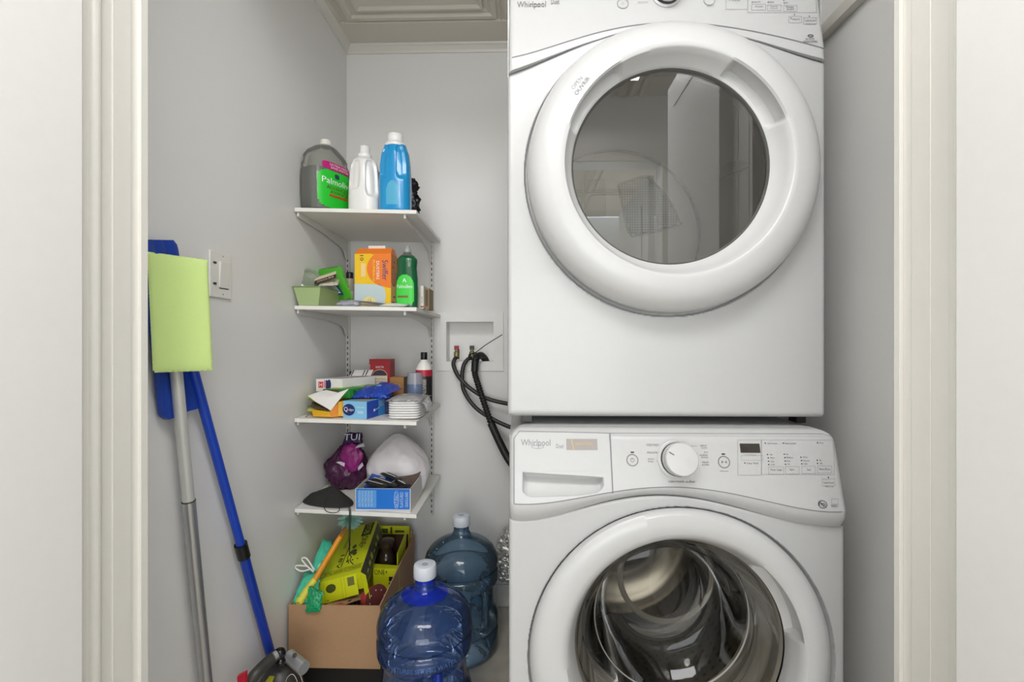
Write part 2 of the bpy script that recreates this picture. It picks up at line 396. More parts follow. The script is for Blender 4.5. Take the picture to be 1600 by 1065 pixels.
obj('door_panel', join(box(DX1-0.046, DX1-0.04, HY0-0.74, HY0-0.24, 0.2, 0.9), box(DX1-0.046, DX1-0.04, HY0-0.74, HY0-0.24, 1.05, 1.9)), door_m, d3, bevel=0.005)

# ------------------------------------------------------------------ appliances
LG = {}
def curve_fn(pts, Y, deg=5):
    w = [P(x, y, Y) for x, y in pts]; xs = np.array([p.x for p in w]); zs = np.array([p.z for p in w])
    c = np.polyfit(xs-0.31, zs, deg); lo, hi = xs.min(), xs.max()
    return lambda x: float(np.polyval(c, min(max(x, lo), hi)-0.31))
def sheet(x0, x1, zl, zh, yf, nx=110, nz=40, hole=None, skirt=0.02, outline=None):
    """curved sheet between two z-curves; faces inside the hole circle are dropped"""
    V = []; Fc = []
    for j in range(nz+1):
        for i in range(nx+1):
            u = i/nx; x = x0+(x1-x0)*(0.5-0.5*math.cos(PI*u))*0.35+(x1-x0)*u*0.65
            a, b = zl(x), zh(x); z = a+(b-a)*j/nz
            if outline: x, z = outline(x, z, u, j/nz)
            V.append(Vector((x, yf(x, z), z)))
    keep = set()
    for j in range(nz):
        for i in range(nx):
            q = (j*(nx+1)+i, j*(nx+1)+i+1, (j+1)*(nx+1)+i+1, (j+1)*(nx+1)+i)
            if hole:
                cx, cz, r = hole; m = sum((V[k] for k in q), Vector())/4
                if (m.x-cx)**2+(m.z-cz)**2 < r*r: continue
            Fc.append(q)
    bd = [i for i in range(nx+1)]+[j*(nx+1)+nx for j in range(1, nz+1)]+[nz*(nx+1)+i for i in range(nx-1, -1, -1)]+[j*(nx+1) for j in range(nz-1, 0, -1)]
    n0 = len(V)
    for k in bd: V.append(V[k]+Vector((0, skirt, 0)))
    m = len(bd)
    for k in range(m): Fc.append((bd[k], bd[(k+1) % m], n0+(k+1) % m, n0+k))
    return V, Fc
def edge_round(x, x0, x1, r):
    d = min(x-x0, x1-x)
    return 0 if d >= r else r-math.sqrt(max(r*r-(r-max(d, 0))**2, 0))
def ribbon(fn, x0, x1, yf, w, n=90, off=-0.0007):
    V = []; Fc = []
    for i in range(n+1):
        x = x0+(x1-x0)*i/n; z = fn(x); y = yf(x, z)
        for dz in (-w/2, w/2): V.append(Vector((x, y+off, z+dz)))
    for i in range(n): Fc.append((2*i, 2*i+2, 2*i+3, 2*i+1))
    return V, Fc
def ring_surface(loops, n=128):
    """loops: (cx, y, cz, r) or a function(angle)->(dr, dy) as fifth"""
    rs = []
    for L in loops:
        cx, y, cz, r = L[:4]; f = L[4] if len(L) > 4 else None; ring = []
        for k in range(n):
            a = 2*PI*k/n; dr, dy = f(a) if f else (0, 0)
            ring.append(Vector((cx+(r+dr)*math.cos(a), y+dy, cz+(r+dr)*math.sin(a))))
        rs.append(ring)
    return rings(rs, False, False)
def pocket(ranges, dr, dy):
    def f(a):
        d = math.degrees(a) % 360; t = 0
        for lo, hi in ranges:
            if lo-2 < d < hi+2: t = max(t, min(1, (d-lo+2)/3, (hi+2-d)/3))
        return dr*t, dy*t
    return f
def cabinet(x0, x1, y0, y1, z0, z1, t=0.003):
    return join(box(x0, x0+t, y0, y1, z0, z1), box(x1-t, x1, y0, y1, z0, z1), box(x0+t, x1-t, y0, y1, z1-t, z1), box(x0+t, x1-t, y0, y1, z0, z0+t), box(x0+t, x1-t, y1-t, y1, z0+t, z1-t))

# ---- dryer
DX_0, DX_1, DYF, DZ0, DZ1 = P(793, 400, 0.967).x, P(1291, 400, 0.967).x, 0.967, 0.967, 1.93
dry = thing('tumble_dryer', 'white front loading clothes dryer stacked on top of the washer, door window clear', 'dryer', (0.31, 1.35, DZ0))
dc1 = curve_fn([(799.5, 90), (845, 78), (910, 54), (975, 37), (1056, 31), (1105, 32), (1170, 42), (1235, 60), (1284, 74)], 0.958)
dc2 = curve_fn([(793, 117), (812, 109), (861, 91), (926, 63), (975, 49), (1056, 41), (1121, 45.5), (1202, 70), (1251, 86), (1290, 97)], 0.965)
def dry_con(x, z): return 0.9645+(z-1.78)*0.16+edge_round(x, DX_0+.002, DX_1-.004, 0.012)
def dry_body(x, z):
    y = 0.967+edge_round(x, DX_0, DX_1, 0.010)
    t = dc2(x)-z
    if t < 0.004: y += (0.004-t)*0.35
    b = z-(DZ0+0.001)
    if b < 0.012: y += 0.012-math.sqrt(max(0.012**2-(0.012-b)**2, 0))
    r = math.hypot(x-0.311, z-1.49)        # dish in which the door sits
    y += 0.012*max(0, min(1, (0.3085-r)/0.003))
    return y
DC = (0.31, 1.49)
obj('front_panel', sheet(DX_0, DX_1, lambda x: DZ0+0.001, lambda x: dc2(x)-0.0008, dry_body, 300, 300, hole=(DC[0], DC[1], 0.278)), enamel, dry, smooth=50)
obj('console', sheet(DX_0+.002, DX_1-.004, lambda x: dc2(x)+0.0012, lambda x: DZ1, lambda x, z: dry_con(x, z)+(0.0030 if z < dc1(x) else 0)*min(1, (dc1(x)-z)/0.012), 120, 60), enamel3, dry, smooth=50)
obj('console_seam', ribbon(dc1, DX_0+.010, DX_1-.008, dry_con, 0.0022), groove, dry)
obj('panel_seam', ribbon(lambda x: dc2(x), DX_0+.002, DX_1-.002, lambda x, z: 0.9668+edge_round(x, DX_0, DX_1, 0.014), 0.0018, off=-0.0002), groove, dry)
obj('cabinet', cabinet(DX_0, DX_1, 0.982, 1.74, DZ0, DZ1), enamel, dry)
pk = [(22, 60), (121, 160)]
ringL = [(DC[0], 0.974, DC[1], 0.289), (DC[0], 0.967, DC[1], 0.298), (DC[0], 0.955, DC[1], 0.301), (DC[0], 0.940, DC[1], 0.2995), (DC[0], 0.926, DC[1], 0.294), (DC[0], 0.914, DC[1], 0.283), (DC[0], 0.906, DC[1], 0.269), (DC[0], 0.902, DC[1], 0.255), (DC[0], 0.900, DC[1], 0.238),
         (DC[0], 0.900, DC[1], 0.230), (DC[0], 0.9025, DC[1], 0.2262, pocket(pk, 0.001, 0.002)), (DC[0]-.001, 0.915, DC[1], 0.221, pocket(pk, 0.012, 0.008)), (DC[0]-.002, 0.928, DC[1]+.001, 0.2145, pocket(pk, 0.016, 0.012)), (DC[0]-.003, 0.936, DC[1]+.002, 0.2085, pocket(pk, 0.001, 0.002)),
         (DC[0]-.004, 0.941, DC[1]+.003, 0.2045), (DC[0]-.004, 0.965, DC[1]+.003, 0.2045)]
ddoor = obj('door', ring_surface(ringL, 360), enamel2, dry, smooth=35)
GC = (DC[0]-.004, DC[1]+.003)
gask = mat('grey_gasket', '54544f', 0.5)
obj('window_seal', ring_surface([(GC[0], 0.9425, GC[1], 0.2045), (GC[0], 0.9415, GC[1], 0.2028), (GC[0], 0.945, GC[1], 0.2008), (GC[0], 0.952, GC[1], 0.2005)]), gask, ddoor, smooth=60)
glass_d = mat_clear('dryer_window_glass', 'e2e1db', 'd4d3cc', ior=2.3, body=0.05, bodycol='a5a39c', rough=0.0)
def disc_dome(c, y, r, bul, n=128, m=14, back=0.004):
    rs = [[Vector((c[0]+r*(1-i/m)*math.cos(2*PI*k/n), y-bul*(1-(1-i/m)**2), c[1]+r*(1-i/m)*math.sin(2*PI*k/n))) for k in range(n)] for i in range(m)]
    V, Fc = rings(rs, False, False); V.append(Vector((c[0], y-bul, c[1]))); b = (m-1)*n
    Fc += [(b+k, b+(k+1) % n, len(V)-1) for k in range(n)]
    return V, Fc
obj('window', disc_dome(GC, 0.9465, 0.203, 0.0), glass_d, ddoor, smooth=180, label='clear tinted round glass')
inner_w = mat('dryer_inner_white', 'd9d8d2', 0.4)
obj('door_liner', ring_surface([(GC[0], 0.9655, GC[1], 0.206), (GC[0], 0.99, GC[1], 0.215), (GC[0], 1.02, GC[1], 0.26), (DC[0], 1.05, DC[1], 0.272), (DC[0], 1.06, DC[1], 0.30)]), inner_w, dry, smooth=60)
drum_w = mat('dryer_drum_white', 'd5d4cd', 0.35)
obj('drum', ring_surface([(DC[0], 1.06, DC[1], 0.302), (DC[0], 1.54, DC[1], 0.302), (DC[0], 1.553, DC[1], 0.298)]), drum_w, dry, smooth=60)
obj('drum_seal', ring_surface([(DC[0], 1.552, DC[1], 0.300), (DC[0], 1.552, DC[1], 0.292)]), gask, dry)
db = disc_dome(DC, 1.566, 0.294, 0.012)
obj('drum_back', db, drum_w, dry, smooth=180)
pf = PlaneFace((DC[0], 1.548, DC[1]), (1, 0, 0), (0, 0, 1))
pts = [(968, 292), (972, 287), (1006, 277), (1013, 279), (1030, 295), (1048, 318), (1059, 343), (1057, 351), (995, 366), (986, 363), (981, 352)]
grp = [P(x, y, 1.548) for x, y in pts]
obj('air_grille', prism(grp, (0, 0.008, 0)), mat_holes('dryer_grille', '9b9b99', '1d1b18', 115, 0.27), dry, bevel=0.002)
cg = sum(grp, Vector())/len(grp)
obj('grille_rim', tube([cg+(p-cg)*1.04 for p in grp]+[cg+(grp[0]-cg)*1.04], 0.0035, 8, k=4), mat('dryer_rim', '8d8c87', 0.3), dry, smooth=60)
rr = [P(x, y, 1.548) for x, y in ((914, 283), (918, 279), (943, 279), (947, 283), (947, 334), (943, 338), (918, 338), (914, 334))]
obj('drum_boss', prism(rr, (0, 0.012, 0)), mat('dryer_boss', 'c4c3be', 0.3), dry, bevel=0.005, seg=3)
# a lifting vane in the drum, pale, right side
obj('drum_vane', pillow(P(1128, 262, 1.34), P(1196, 214, 1.30), P(1198, 246, 1.18), P(1124, 280, 1.22), 0.03, wr=0), mat('dryer_vane', 'c9c8c4', 0.3), dry, smooth=180)
for zz in (1.0,): pass
# print on the dryer console
cf = PlaneFace((0.31, 0.9645, 1.78), (1, 0, 0), (0, 0.158, 0.987)); cf.n = cf.r.cross(cf.u).normalized(); o_ = 0.0012
lt = join(cf.ptext('Duet', 861, -1, 874, 7, o_), cf.ptext('Whirlpool', 808, 3, 853, 15, o_))
obj('logo', join(lt, cf.ring(*cf.uv(836, 9), 0.012, 0.0035, 0.0008, o_)), greytxt, dry)
p1 = cf.uv(973, 6); p2 = cf.uv(1108, 1)
fine = [cf.ring(*p1, 0.0125, 0.0125, 0.0016, o_), cf.ring(*p2, 0.0125, 0.0125, 0.0016, o_), cf.ring(*p1, 0.003, 0.003, 0.0006, o_), cf.ptext('DELICATES', 996, 3, 1012, 5.5, o_), cf.ptext('Hold to start', 1104, 9, 1117, 11, o_)]
for x0, y0, x1, y1 in ((1134, -20, 1168, 15), (1168, -20, 1275, 20), (1174, 7, 1196, 16), (1199, 8, 1220, 17), (1224, 9, 1245, 18), (1232, 26, 1252, 36), (1255, 28, 1275, 38)): fine.append(cf.pframe(x0, y0, x1, y1, 0.0007, o_))
obj('button_print', join(*fine), ltgrey, dry)
dk = []
for t, x0, y0, x1, y1 in (('Wrinkle Shield', 1143, 0, 1156, 2.5), ('Very Dry', 1177, 2.5, 1188, 5), ('Extra Low', 1202, 2.5, 1209, 5), ('On', 1227, 3.5, 1231, 6), ('Dryness', 1180, 9.5, 1192, 12), ('Temp', 1203, 10, 1215, 12), ('Dryness', 1203, 13, 1215, 15), ('Wrinkle', 1228, 10.5, 1240, 13), ('Shield', 1229, 14, 1240, 16), ('Damp Dry', 1238, 29.5, 1250, 32.5), ('Control Lock', 1257, 31, 1274, 34), ('Hold 3 sec', 1259, 36.8, 1274, 39), ('6th SENSE', 1258, 60, 1272, 62.5), ('SENSOR DRYING', 1255, 64, 1277, 67.5)):
    dk.append(cf.ptext(t, x0, y0, x1, y1, o_))
for x, y in ((1139.5, 0.5), (1175, 4), (1200, 4), (1225, 5), (1224, 1), (1241, 23.5), (1264, 26), (1235.5, 29)): dk.append(cf.disc(*cf.uv(x, y), 0.0012, 0.0012, o_))
dk.append(cf.ring(*cf.uv(1266, 56.5), 0.006, 0.0032, 0.0015, o_))
obj('lettering', join(*dk), darktxt, dry)
kc = cf.at(*cf.uv(1041, -8), 0)
def knob_at(c, n, r, h, root, nm='knob', line=None, capm=enamel2):
    n = Vector(n).normalized(); X = Vector((1, 0, 0)); Y_ = n.cross(X).normalized()
    def lp(prof): return rings([[c+n*z+(X*math.cos(2*PI*k/48)+Y_*math.sin(2*PI*k/48))*rr_ for k in range(48)] for rr_, z in prof])
    obj('knob_base', lp([(r*1.22, 0), (r*1.22, 0.002), (r*1.15, 0.0035), (r*1.02, 0.004)]), enamel3, root, smooth=40)
    k = obj(nm, lp([(r*1.02, 0.004), (r*1.0, h*0.55), (r*0.985, h*0.6), (r*0.985, h*0.66), (r, h*0.7), (r*0.99, h*0.93), (r*0.93, h), (r*0.5, h*1.04), (0.0005, h*1.05)]), capm, root, smooth=35)
    obj('knob_trim', rings([[c+n*z+(X*math.cos(2*PI*k_/48)+Y_*math.sin(2*PI*k_/48))*rr_ for k_ in range(48)] for rr_, z in ((r*1.035, 0.004), (r*1.035, h*0.3), (r*1.0, h*0.34))], False, False), mat('knob_dark', '4a4a4c', 0.25, 0.8), k, smooth=50)
    return k, X, Y_
knob_at(kc, -Vector((0, 0.987, -0.158)), 0.026, 0.030, dry, capm=enamel2)
# OPEN / OUVRIR on the dryer door, following its upper left slope
def arc_text(s, c, R, a_mid, size_w, h, y, m, parent, nm):
    V, Fc = text_geo(s); out = []
    for v in V:
        a = a_mid+(0.5-v.x)*size_w/R; r = R+(v.y-0.5)*h
        out.append(Vector((c[0]+r*math.cos(a), y, c[1]+r*math.sin(a))))
    return obj(nm, (out, Fc), m, parent)
def ring_y(r):
    ys = [(L[3], L[1]) for L in ringL[2:10]]; ys.sort()
    return float(np.interp(r, [a for a, b in ys], [b for a, b in ys]))
def angle_text(s, cpx, cpy, ang, w, h, m, parent, nm):
    V, Fc = text_geo(s); c = P(cpx, cpy, 0.905); ca, sa = math.cos(ang), math.sin(ang); out = []
    for v in V:
        a, b = (v.x-0.5)*w, (v.y-0.5)*h; x = c.x+a*ca-b*sa; z = c.z+a*sa+b*ca
        out.append(Vector((x, ring_y(math.hypot(x-DC[0], z-DC[1]))-0.0008, z)))
    return obj(nm, (out, Fc), m, parent)
angle_text('OPEN', 901, 131, math.radians(50), 0.030, 0.0085, ltgrey, ddoor, 'lettering')
angle_text('OUVRIR', 909, 136, math.radians(52), 0.043, 0.0085, mat('print_mid_grey', '66666a', 0.5), ddoor, 'lettering')
# feet and stacking clip
for fx in (0.0, 0.60):
    for fy in (1.0, 1.68): obj('stacking_foot', box(fx, fx+0.02, fy, fy+0.03, DZ0-0.0165, DZ0), black_p, dry)

# ---- washer
WX_0, WX_1 = P(795, 900, 0.917).x, P(1320, 900, 0.917).x; WZ1 = 0.947
was = thing('washing_machine', 'white front loading washing machine under the dryer, steel drum behind its round door', 'washing machine', (0.31, 1.3, 0))
wc1 = curve_fn([(803, 787), (860, 784), (960, 771), (1040, 762), (1060, 761.5), (1134, 771), (1227, 790), (1280, 796), (1314, 799)], 0.899)
wc2 = curve_fn([(795, 812), (850, 809), (920, 793), (990, 779), (1059, 774.5), (1152, 795), (1227, 813), (1280, 820), (1320, 823)], 0.912)
def wcon(x, z): return 0.935-(0.95-z)*0.25
def was_con(x, z):
    y = wcon(x, z); d = WZ1-z
    if d < 0.028: y += 0.028-math.sqrt(max(0.028**2-(0.028-d)**2, 0))
    c = wc1(x)
    if z < c:
        lo = wc2(x); t = (c-z)/max(c-lo, 1e-4); y = wcon(x, c)+0.016*t**2.2
    return y+edge_round(x, WX_0+.001, WX_1-.006, 0.014)
def con_outline(x, z, u, v):
    # round the two upper corners seen from the front
    R = 0.030
    for s, xe in ((1, WX_0+.001), (-1, WX_1-.006)):
        d = (x-xe)*s
        if d < R and z > WZ1-R:
            cx, cz = xe+s*R, WZ1-R; dx, dz = x-cx, z-cz; L = math.hypot(dx, dz)
            m = max(abs(dx), abs(dz))
            if L > 1e-6: x, z = cx+dx/L*m, cz+dz/L*m
    return x, z
def was_body(x, z):
    y = 0.915+edge_round(x, WX_0, WX_1, 0.009)
    t = wc2(x)-z
    if t < 0.004: y += (0.004-t)*0.6
    r = math.hypot(x-0.318, z-0.487); y += 0.014*max(0, min(1, (0.3085-r)/0.003))
    return y
obj('front_panel', sheet(WX_0, WX_1, lambda x: 0.075, lambda x: wc2(x)-0.0004, was_body, 300, 400, hole=(0.318, 0.487, 0.278), skirt=0.045), enamel, was, smooth=50)
obj('toe_panel', box(WX_0+.01, WX_1-.01, 0.93, 0.95, 0.012, 0.073), enamel, was, bevel=0.003)
obj('console', sheet(WX_0+.001, WX_1-.006, lambda x: wc2(x)+0.0002, lambda x: WZ1, was_con, 320, 200, outline=con_outline, skirt=0.03), enamel3, was, smooth=50)
obj('console_seam', ribbon(wc1, P(803, 787, .899).x, P(1314, 798, .899).x, was_con, 0.0016), groove, was)
def topcap():
    rs = []
    for y, dz in ((0.945, -0.010), (0.955, -0.003), (0.975, 0.001), (1.10, 0.002), (1.72, 0.002), (1.74, -0.006)):
        xs = np.linspace(WX_0+.002, WX_1-.004, 60); rs.append([Vector((x, y, WZ1+dz-0.020*max(0, (1-min(x-WX_0, WX_1-x)/0.05))**2)) for x in xs])
    return rings(rs, False, False, closed=False)
obj('top_panel', topcap(), enamel, was, smooth=60)
obj('cabinet', cabinet(WX_0, WX_1, 0.958, 1.72, 0.012, WZ1-0.018), enamel, was)
for x, y in ((WX_0+.05, .98), (WX_1-.05, .98), (WX_0+.05, 1.66), (WX_1-.05, 1.66)): obj('foot', lathe([(0.02, 0), (0.02, 0.012), (0.01, 0.013)], 20, (x, y, 0)), black_r, was)
def lp_px(px, py, rpx, Y):
    c = P(px, py, Y); return (c.x, Y, c.z, rpx*Y/F)
wl = [lp_px(1061, 1026, 221, 0.927), lp_px(1061, 1026, 229, 0.920), lp_px(1061, 1026, 231, 0.908), lp_px(1062, 1026, 230, 0.898), lp_px(1063, 1026, 226, 0.890), lp_px(1065, 1026, 219, 0.884), lp_px(1067, 1026, 205, 0.882), lp_px(1069, 1026, 191, 0.884),
      lp_px(1070, 1025, 184, 0.889)]
wpk = pocket([(8, 48)], 0.012, 0.010)
l1 = lp_px(1068, 1019, 176, 0.905); l2 = lp_px(1064, 1010, 168, 0.930); l3 = lp_px(1061, 1005, 161.5, 0.950)
wl += [l1+(wpk,), l2+(wpk,), l3, lp_px(1061, 1004, 161, 0.955), lp_px(1061, 1004, 161, 0.962)]
wdoor = obj('door', ring_surface(wl, 360), enamel2, was, smooth=35)
WC = (l3[0], l3[2]); 
rimm = mat('washer_rim_dark', '6f6a60', 0.3)
obj('window_seal', ring_surface([(WC[0], 0.957, WC[1], 0.2195), (WC[0], 0.955, WC[1], 0.2175), (WC[0], 0.962, WC[1], 0.2135), (WC[0], 0.985, WC[1], 0.212)]), rimm, wdoor, smooth=60)
def glass_ref(name, tint):
    return mat_clear(name, tint, 'a8a59c', ior=1.45, rough=0.0, cap=0.34)
bowl = glass_ref('washer_bowl_glass', 'd8d6d0')
bl = [(WC[0], 0.962, WC[1], 0.2125), (WC[0], 0.975, WC[1], 0.205), (WC[0], 0.992, WC[1]-.002, 0.192), (WC[0], 1.005, WC[1]-.004, 0.180), (WC[0], 1.02, WC[1], 0.174), (WC[0], 1.05, WC[1]+.008, 0.163), (WC[0], 1.08, WC[1]+.02, 0.148), (WC[0], 1.093, WC[1]+.025, 0.135), (WC[0], 1.099, WC[1]+.028, 0.115), (WC[0], 1.094, WC[1]+.028, 0.106), (WC[0], 1.093, WC[1]+.028, 0.05), (WC[0], 1.093, WC[1]+.028, 0.0005)]
obj('window', ring_surface(bl), bowl, wdoor, smooth=180, label='deep clear glass bowl')
wc_ = P(1050, 962, 1.0)
obj('bowl_lip', ring_surface([(wc_.x, 1.004, wc_.z, 0.171), (wc_.x, 1.001, wc_.z, 0.1695), (wc_.x, 1.004, wc_.z, 0.168)]), mat('lip_pale', 'b5b2aa', 0.3, 0.3), wdoor, smooth=60)
wc_ = P(1043, 903, 1.088)
obj('bowl_ring', ring_surface([(wc_.x, 1.100, wc_.z, 0.118), (wc_.x, 1.094, wc_.z, 0.112), (wc_.x, 1.100, wc_.z, 0.104)]), mat('ring_grey', '8d8a83', 0.25, 0.2), wdoor, smooth=60)
bl2 = [(a, y+0.006, c, r-0.004 if r > .01 else r) for a, y, c, r in bl[2:]]
steel = mat('drum_steel', '8f8a82', 0.22, 1.0, var=0.15, scale=25)
obj('gasket', ring_surface([(WC[0], 0.99, WC[1], 0.216), (WC[0], 1.0, WC[1]-.004, 0.203), (WC[0], 1.012, WC[1]-.006, 0.196), (WC[0], 1.022, WC[1]-.006, 0.203), (WC[0], 1.028, WC[1]-.004, 0.198), (WC[0], 1.05, WC[1]-.004, 0.215), (WC[0], 1.07, WC[1], 0.20), (WC[0], 1.075, WC[1], 0.235)]), mat('gasket_grey', '85817a', 0.35), was, smooth=60)
DRC = (0.312, 0.487)
drm = mat_holes('drum_perforated', '9a958c', '060606', 48, 0.2, metal=0.9, rough=0.25, plane='xy')
obj('drum', ring_surface([(DRC[0], 1.078, DRC[1], 0.222), (DRC[0], 1.085, DRC[1], 0.25), (DRC[0], 1.10, DRC[1], 0.262), (DRC[0], 1.46, DRC[1], 0.262), (DRC[0], 1.48, DRC[1], 0.25)]), drm, was, smooth=60)
obj('drum_back', ring_surface([(DRC[0], 1.48, DRC[1], 0.25), (DRC[0], 1.47, DRC[1], 0.21), (DRC[0], 1.485, DRC[1], 0.195), (DRC[0], 1.49, DRC[1], 0.12), (DRC[0], 1.465, DRC[1], 0.105), (DRC[0], 1.462, DRC[1], 0.0005)]), steel, was, smooth=60)
for a in (-100, 20, 140):
    ar = math.radians(a); er = Vector((math.cos(ar), 0, math.sin(ar))); et = Vector((-math.sin(ar), 0, math.cos(ar))); c = Vector((DRC[0], 0, DRC[1]))
    pr = []
    for y, h, w in ((1.11, 0.012, 0.03), (1.14, 0.045, 0.028), (1.28, 0.05, 0.03), (1.42, 0.045, 0.028), (1.455, 0.012, 0.03)):
        b = c+Vector((0, y, 0)); pr.append([b+er*0.262+et*w, b+er*(0.262-h*0.7)+et*w*0.6, b+er*(0.262-h), b+er*(0.262-h*0.7)-et*w*0.6, b+er*0.262-et*w])
    obj('drum_lifter', rings(pr), mat('lifter_grey', '5a5853', 0.3), was, smooth=60)
# console print
wf = PlaneFace((0.31, wcon(0, 0.87)-0.0, 0.87), (1, 0, 0), (0, 0.2425, 0.970)); wf.n = wf.r.cross(wf.u).normalized(); o_ = 0.0008
obj('drawer_seam', join(wf.pline(803, 786, 803, 684, 0.0013, o_), wf.pline(803, 684, 812, 673, 0.0013, o_), wf.pline(812, 673, 952, 676.5, 0.0013, o_), wf.pline(953, 676, 957.5, 770.5, 0.0022, o_), wf.pline(952, 676.5, 1285, 677.5, 0.0012, o_), wf.pline(1285, 677.5, 1300, 682, 0.0009, o_), wf.pline(1300, 682, 1306, 700, 0.0005, o_)), groove, was)
# detergent drawer: a scooped pull
drw = obj('detergent_drawer', wf.prect(806, 676, 951, 735, 0.0006), enamel3, was)
def scoop_top(x): return float(np.interp(x, (816, 868, 920, 943), (737, 740.5, 743.5, 745.5)))
def scoop_bot(x): return float(np.interp(x, (816, 819, 824, 832, 900, 930, 939, 943), (762, 770, 774, 776, 774, 770, 765, 757)))
def scoop():
    V = []; Fc = []; n = 60; vs = [0, 0.02, 0.06, 0.12, 0.2, 0.3, 0.4, 0.5, 0.6, 0.7, 0.8, 0.9, 1.0]; m = len(vs)-1
    for i in range(n+1):
        u = 0.5-0.5*math.cos(PI*i/n)*1.0; x = 816+127*u; e = min(1, min(u, 1-u)*14)
        for v in vs:
            a, b = wf.uv(x, scoop_top(x)+(scoop_bot(x)-scoop_top(x))*v)
            d = 0 if v == 0 else (0.030*max(0, 1-v)**0.75*min(1, 0.55+v*2.2))*math.sqrt(e*(2-e))
            V.append(wf.at(a, b, 0.0009-d))
    for i in range(n):
        for j in range(m): a = i*(m+1)+j; Fc.append((a, a+1, a+m+2, a+m+1))
    return V, Fc
SC = scoop()
obj('drawer_pull', SC, enamel2, drw, smooth=50)
# cut the console and the drawer face open behind the scoop
def sink_behind_scoop(o):
    wm = Vector(was.location)
    for v in o.data.vertices:
        w = v.co+wm-CAM; d = w.dot(FW); x, y = 800+F*w.dot(RT)/d, 532.5-F*w.z/d
        if 817.2 < x < 941.8 and scoop_top(x)+1.0 < y < scoop_bot(x)-1.0: v.co.y += 0.034
for o in list(was.children):
    if o.name.startswith('console') and 'seam' not in o.name: sink_behind_scoop(o)
obj('logo', join(wf.ptext('Whirlpool', 814, 686, 860, 699, o_), wf.ptext('Duet', 869, 693, 881, 700, o_), wf.ring(*wf.uv(840, 698), 0.013, 0.0035, 0.0009, o_)), mat('logo_silver', '77777a', 0.4), was)
obj('award_sticker', wf.prect(885, 685.5, 933, 702.5, 0.0012), mat('sticker_silver', '98928f', 0.4), was)
obj('sticker_print', join(wf.pline(893, 686, 896, 702, 0.002, 0.0016), wf.ptext('ENERGY STAR', 899, 691, 926, 695, 0.0016)), mat('sticker_gold', 'c8a860', 0.4), was)
a, b = wf.uv(988, 718.5); a2, b2 = wf.uv(1131, 721.5)
rg = [wf.ring(a, b, 0.0122, 0.0122, 0.0020, o_), wf.ring(a2, b2, 0.0122, 0.0122, 0.0020, o_), wf.ring(a, b, 0.0042, 0.0042, 0.001, o_), wf.line(a, b, a, b+0.0045, 0.0008, o_),
      wf.poly([(a2-.005, b2-.003), (a2-.0005, b2), (a2-.005, b2+.003)], o_), wf.poly([(a2+.001, b2), (a2+.0055, b2-.003), (a2+.0055, b2+.003)], o_)]
kx, ky = wf.uv(1060, 719)
rg.append(wf.ring(kx-0.001, ky+0.001, 0.0375, 0.0375, 0.0008, o_, a0=0, a1=2*PI))
for x0, y0, x1, y1 in ((1034, 695.5, 1048, 696.5), (1031, 706.5, 1037, 707), (1025, 720, 1033, 720), (1071, 696, 1089, 696.5), (1086, 707.5, 1090, 708)): rg.append(wf.pline(x0, y0, x1, y1, 0.0007, o_))
obj('button_print', join(*rg), mat('print_silver_grey', '7d7d7e', 0.4), was)
tx = [('COLD WASH', 1010, 693, 1029, 696.5), ('DELICATE', 1011, 705, 1027, 708), ('QUICK', 1012, 715.5, 1022, 718.3), ('WASH', 1012, 719.5, 1021, 722), ('HEAVY', 1094, 694.5, 1104, 697.3), ('DUTY', 1096, 698.5, 1105, 701), ('ECO', 1100, 705, 1106, 707.5), ('NORMAL', 1093, 709.5, 1106, 712), ('WASH', 1095, 713, 1106, 715.5), ('DRAIN', 1097, 720.5, 1107.5, 723), ('& SPIN', 1097, 724.5, 1107.5, 727), ('Hold to start', 1125, 734.5, 1138, 736.5),
      ('Add Garment', 1199, 690.8, 1214.5, 693.6), ('Door Locked', 1226, 690.8, 1243.5, 693.6), ('Clean', 1280, 690, 1286.5, 692.5), ('Delay Wash', 1167, 722, 1185, 725.5), ('Est. Time Remaining', 1164, 709.3, 1181, 711), ('Hot', 1203, 708.5, 1207, 711), ('Warm', 1203, 713.5, 1210, 716), ('Cool', 1203.5, 719, 1209, 721.5), ('Cold', 1204, 724, 1210, 726.5),
      ('Max', 1228, 708, 1232, 710.5), ('Medium', 1228.5, 713, 1239, 715.5), ('Slow', 1229, 718.5, 1235, 721), ('Off', 1230, 723.5, 1234, 726), ('Heavy', 1254, 712.8, 1262, 715.3), ('Normal', 1254.5, 718, 1264, 720.3), ('Light', 1255, 723, 1262, 725.6), ('On', 1280, 717.5, 1283, 720), ('Off', 1280.5, 722.5, 1284.5, 725), ('Wash Temp', 1203.5, 732, 1221.5, 736), ('Spin', 1234, 731.7, 1241, 735.4), ('Soil', 1261, 731.5, 1266.5, 735), ('Extra Rinse', 1280, 730.5, 1297, 734), ('Control Lock', 1286, 752, 1303, 755), ('Hold 3 sec', 1289, 758.5, 1302, 760.8), ('ENERGY', 1299, 788, 1309, 792)]
dots = [(1195.5, 692), (1223.5, 692), (1277, 691.3), (1163.5, 723), (1199, 709.7), (1200, 715), (1200.5, 720.3), (1201, 725.4), (1225, 709.3), (1226, 714.6), (1226.5, 719.8), (1227, 725), (1251, 714), (1252, 719.2), (1252.5, 724.3), (1276.5, 718.7), (1277, 723.7), (1294, 745.5)]
obj('lettering', join(*[wf.ptext(t, x0, y0, x1, y1, o_) for t, x0, y0, x1, y1 in tx]), greytxt, was)
ds = [wf.disc(*wf.uv(x, y), 0.0013, 0.0013, o_, 12) for x, y in dots]
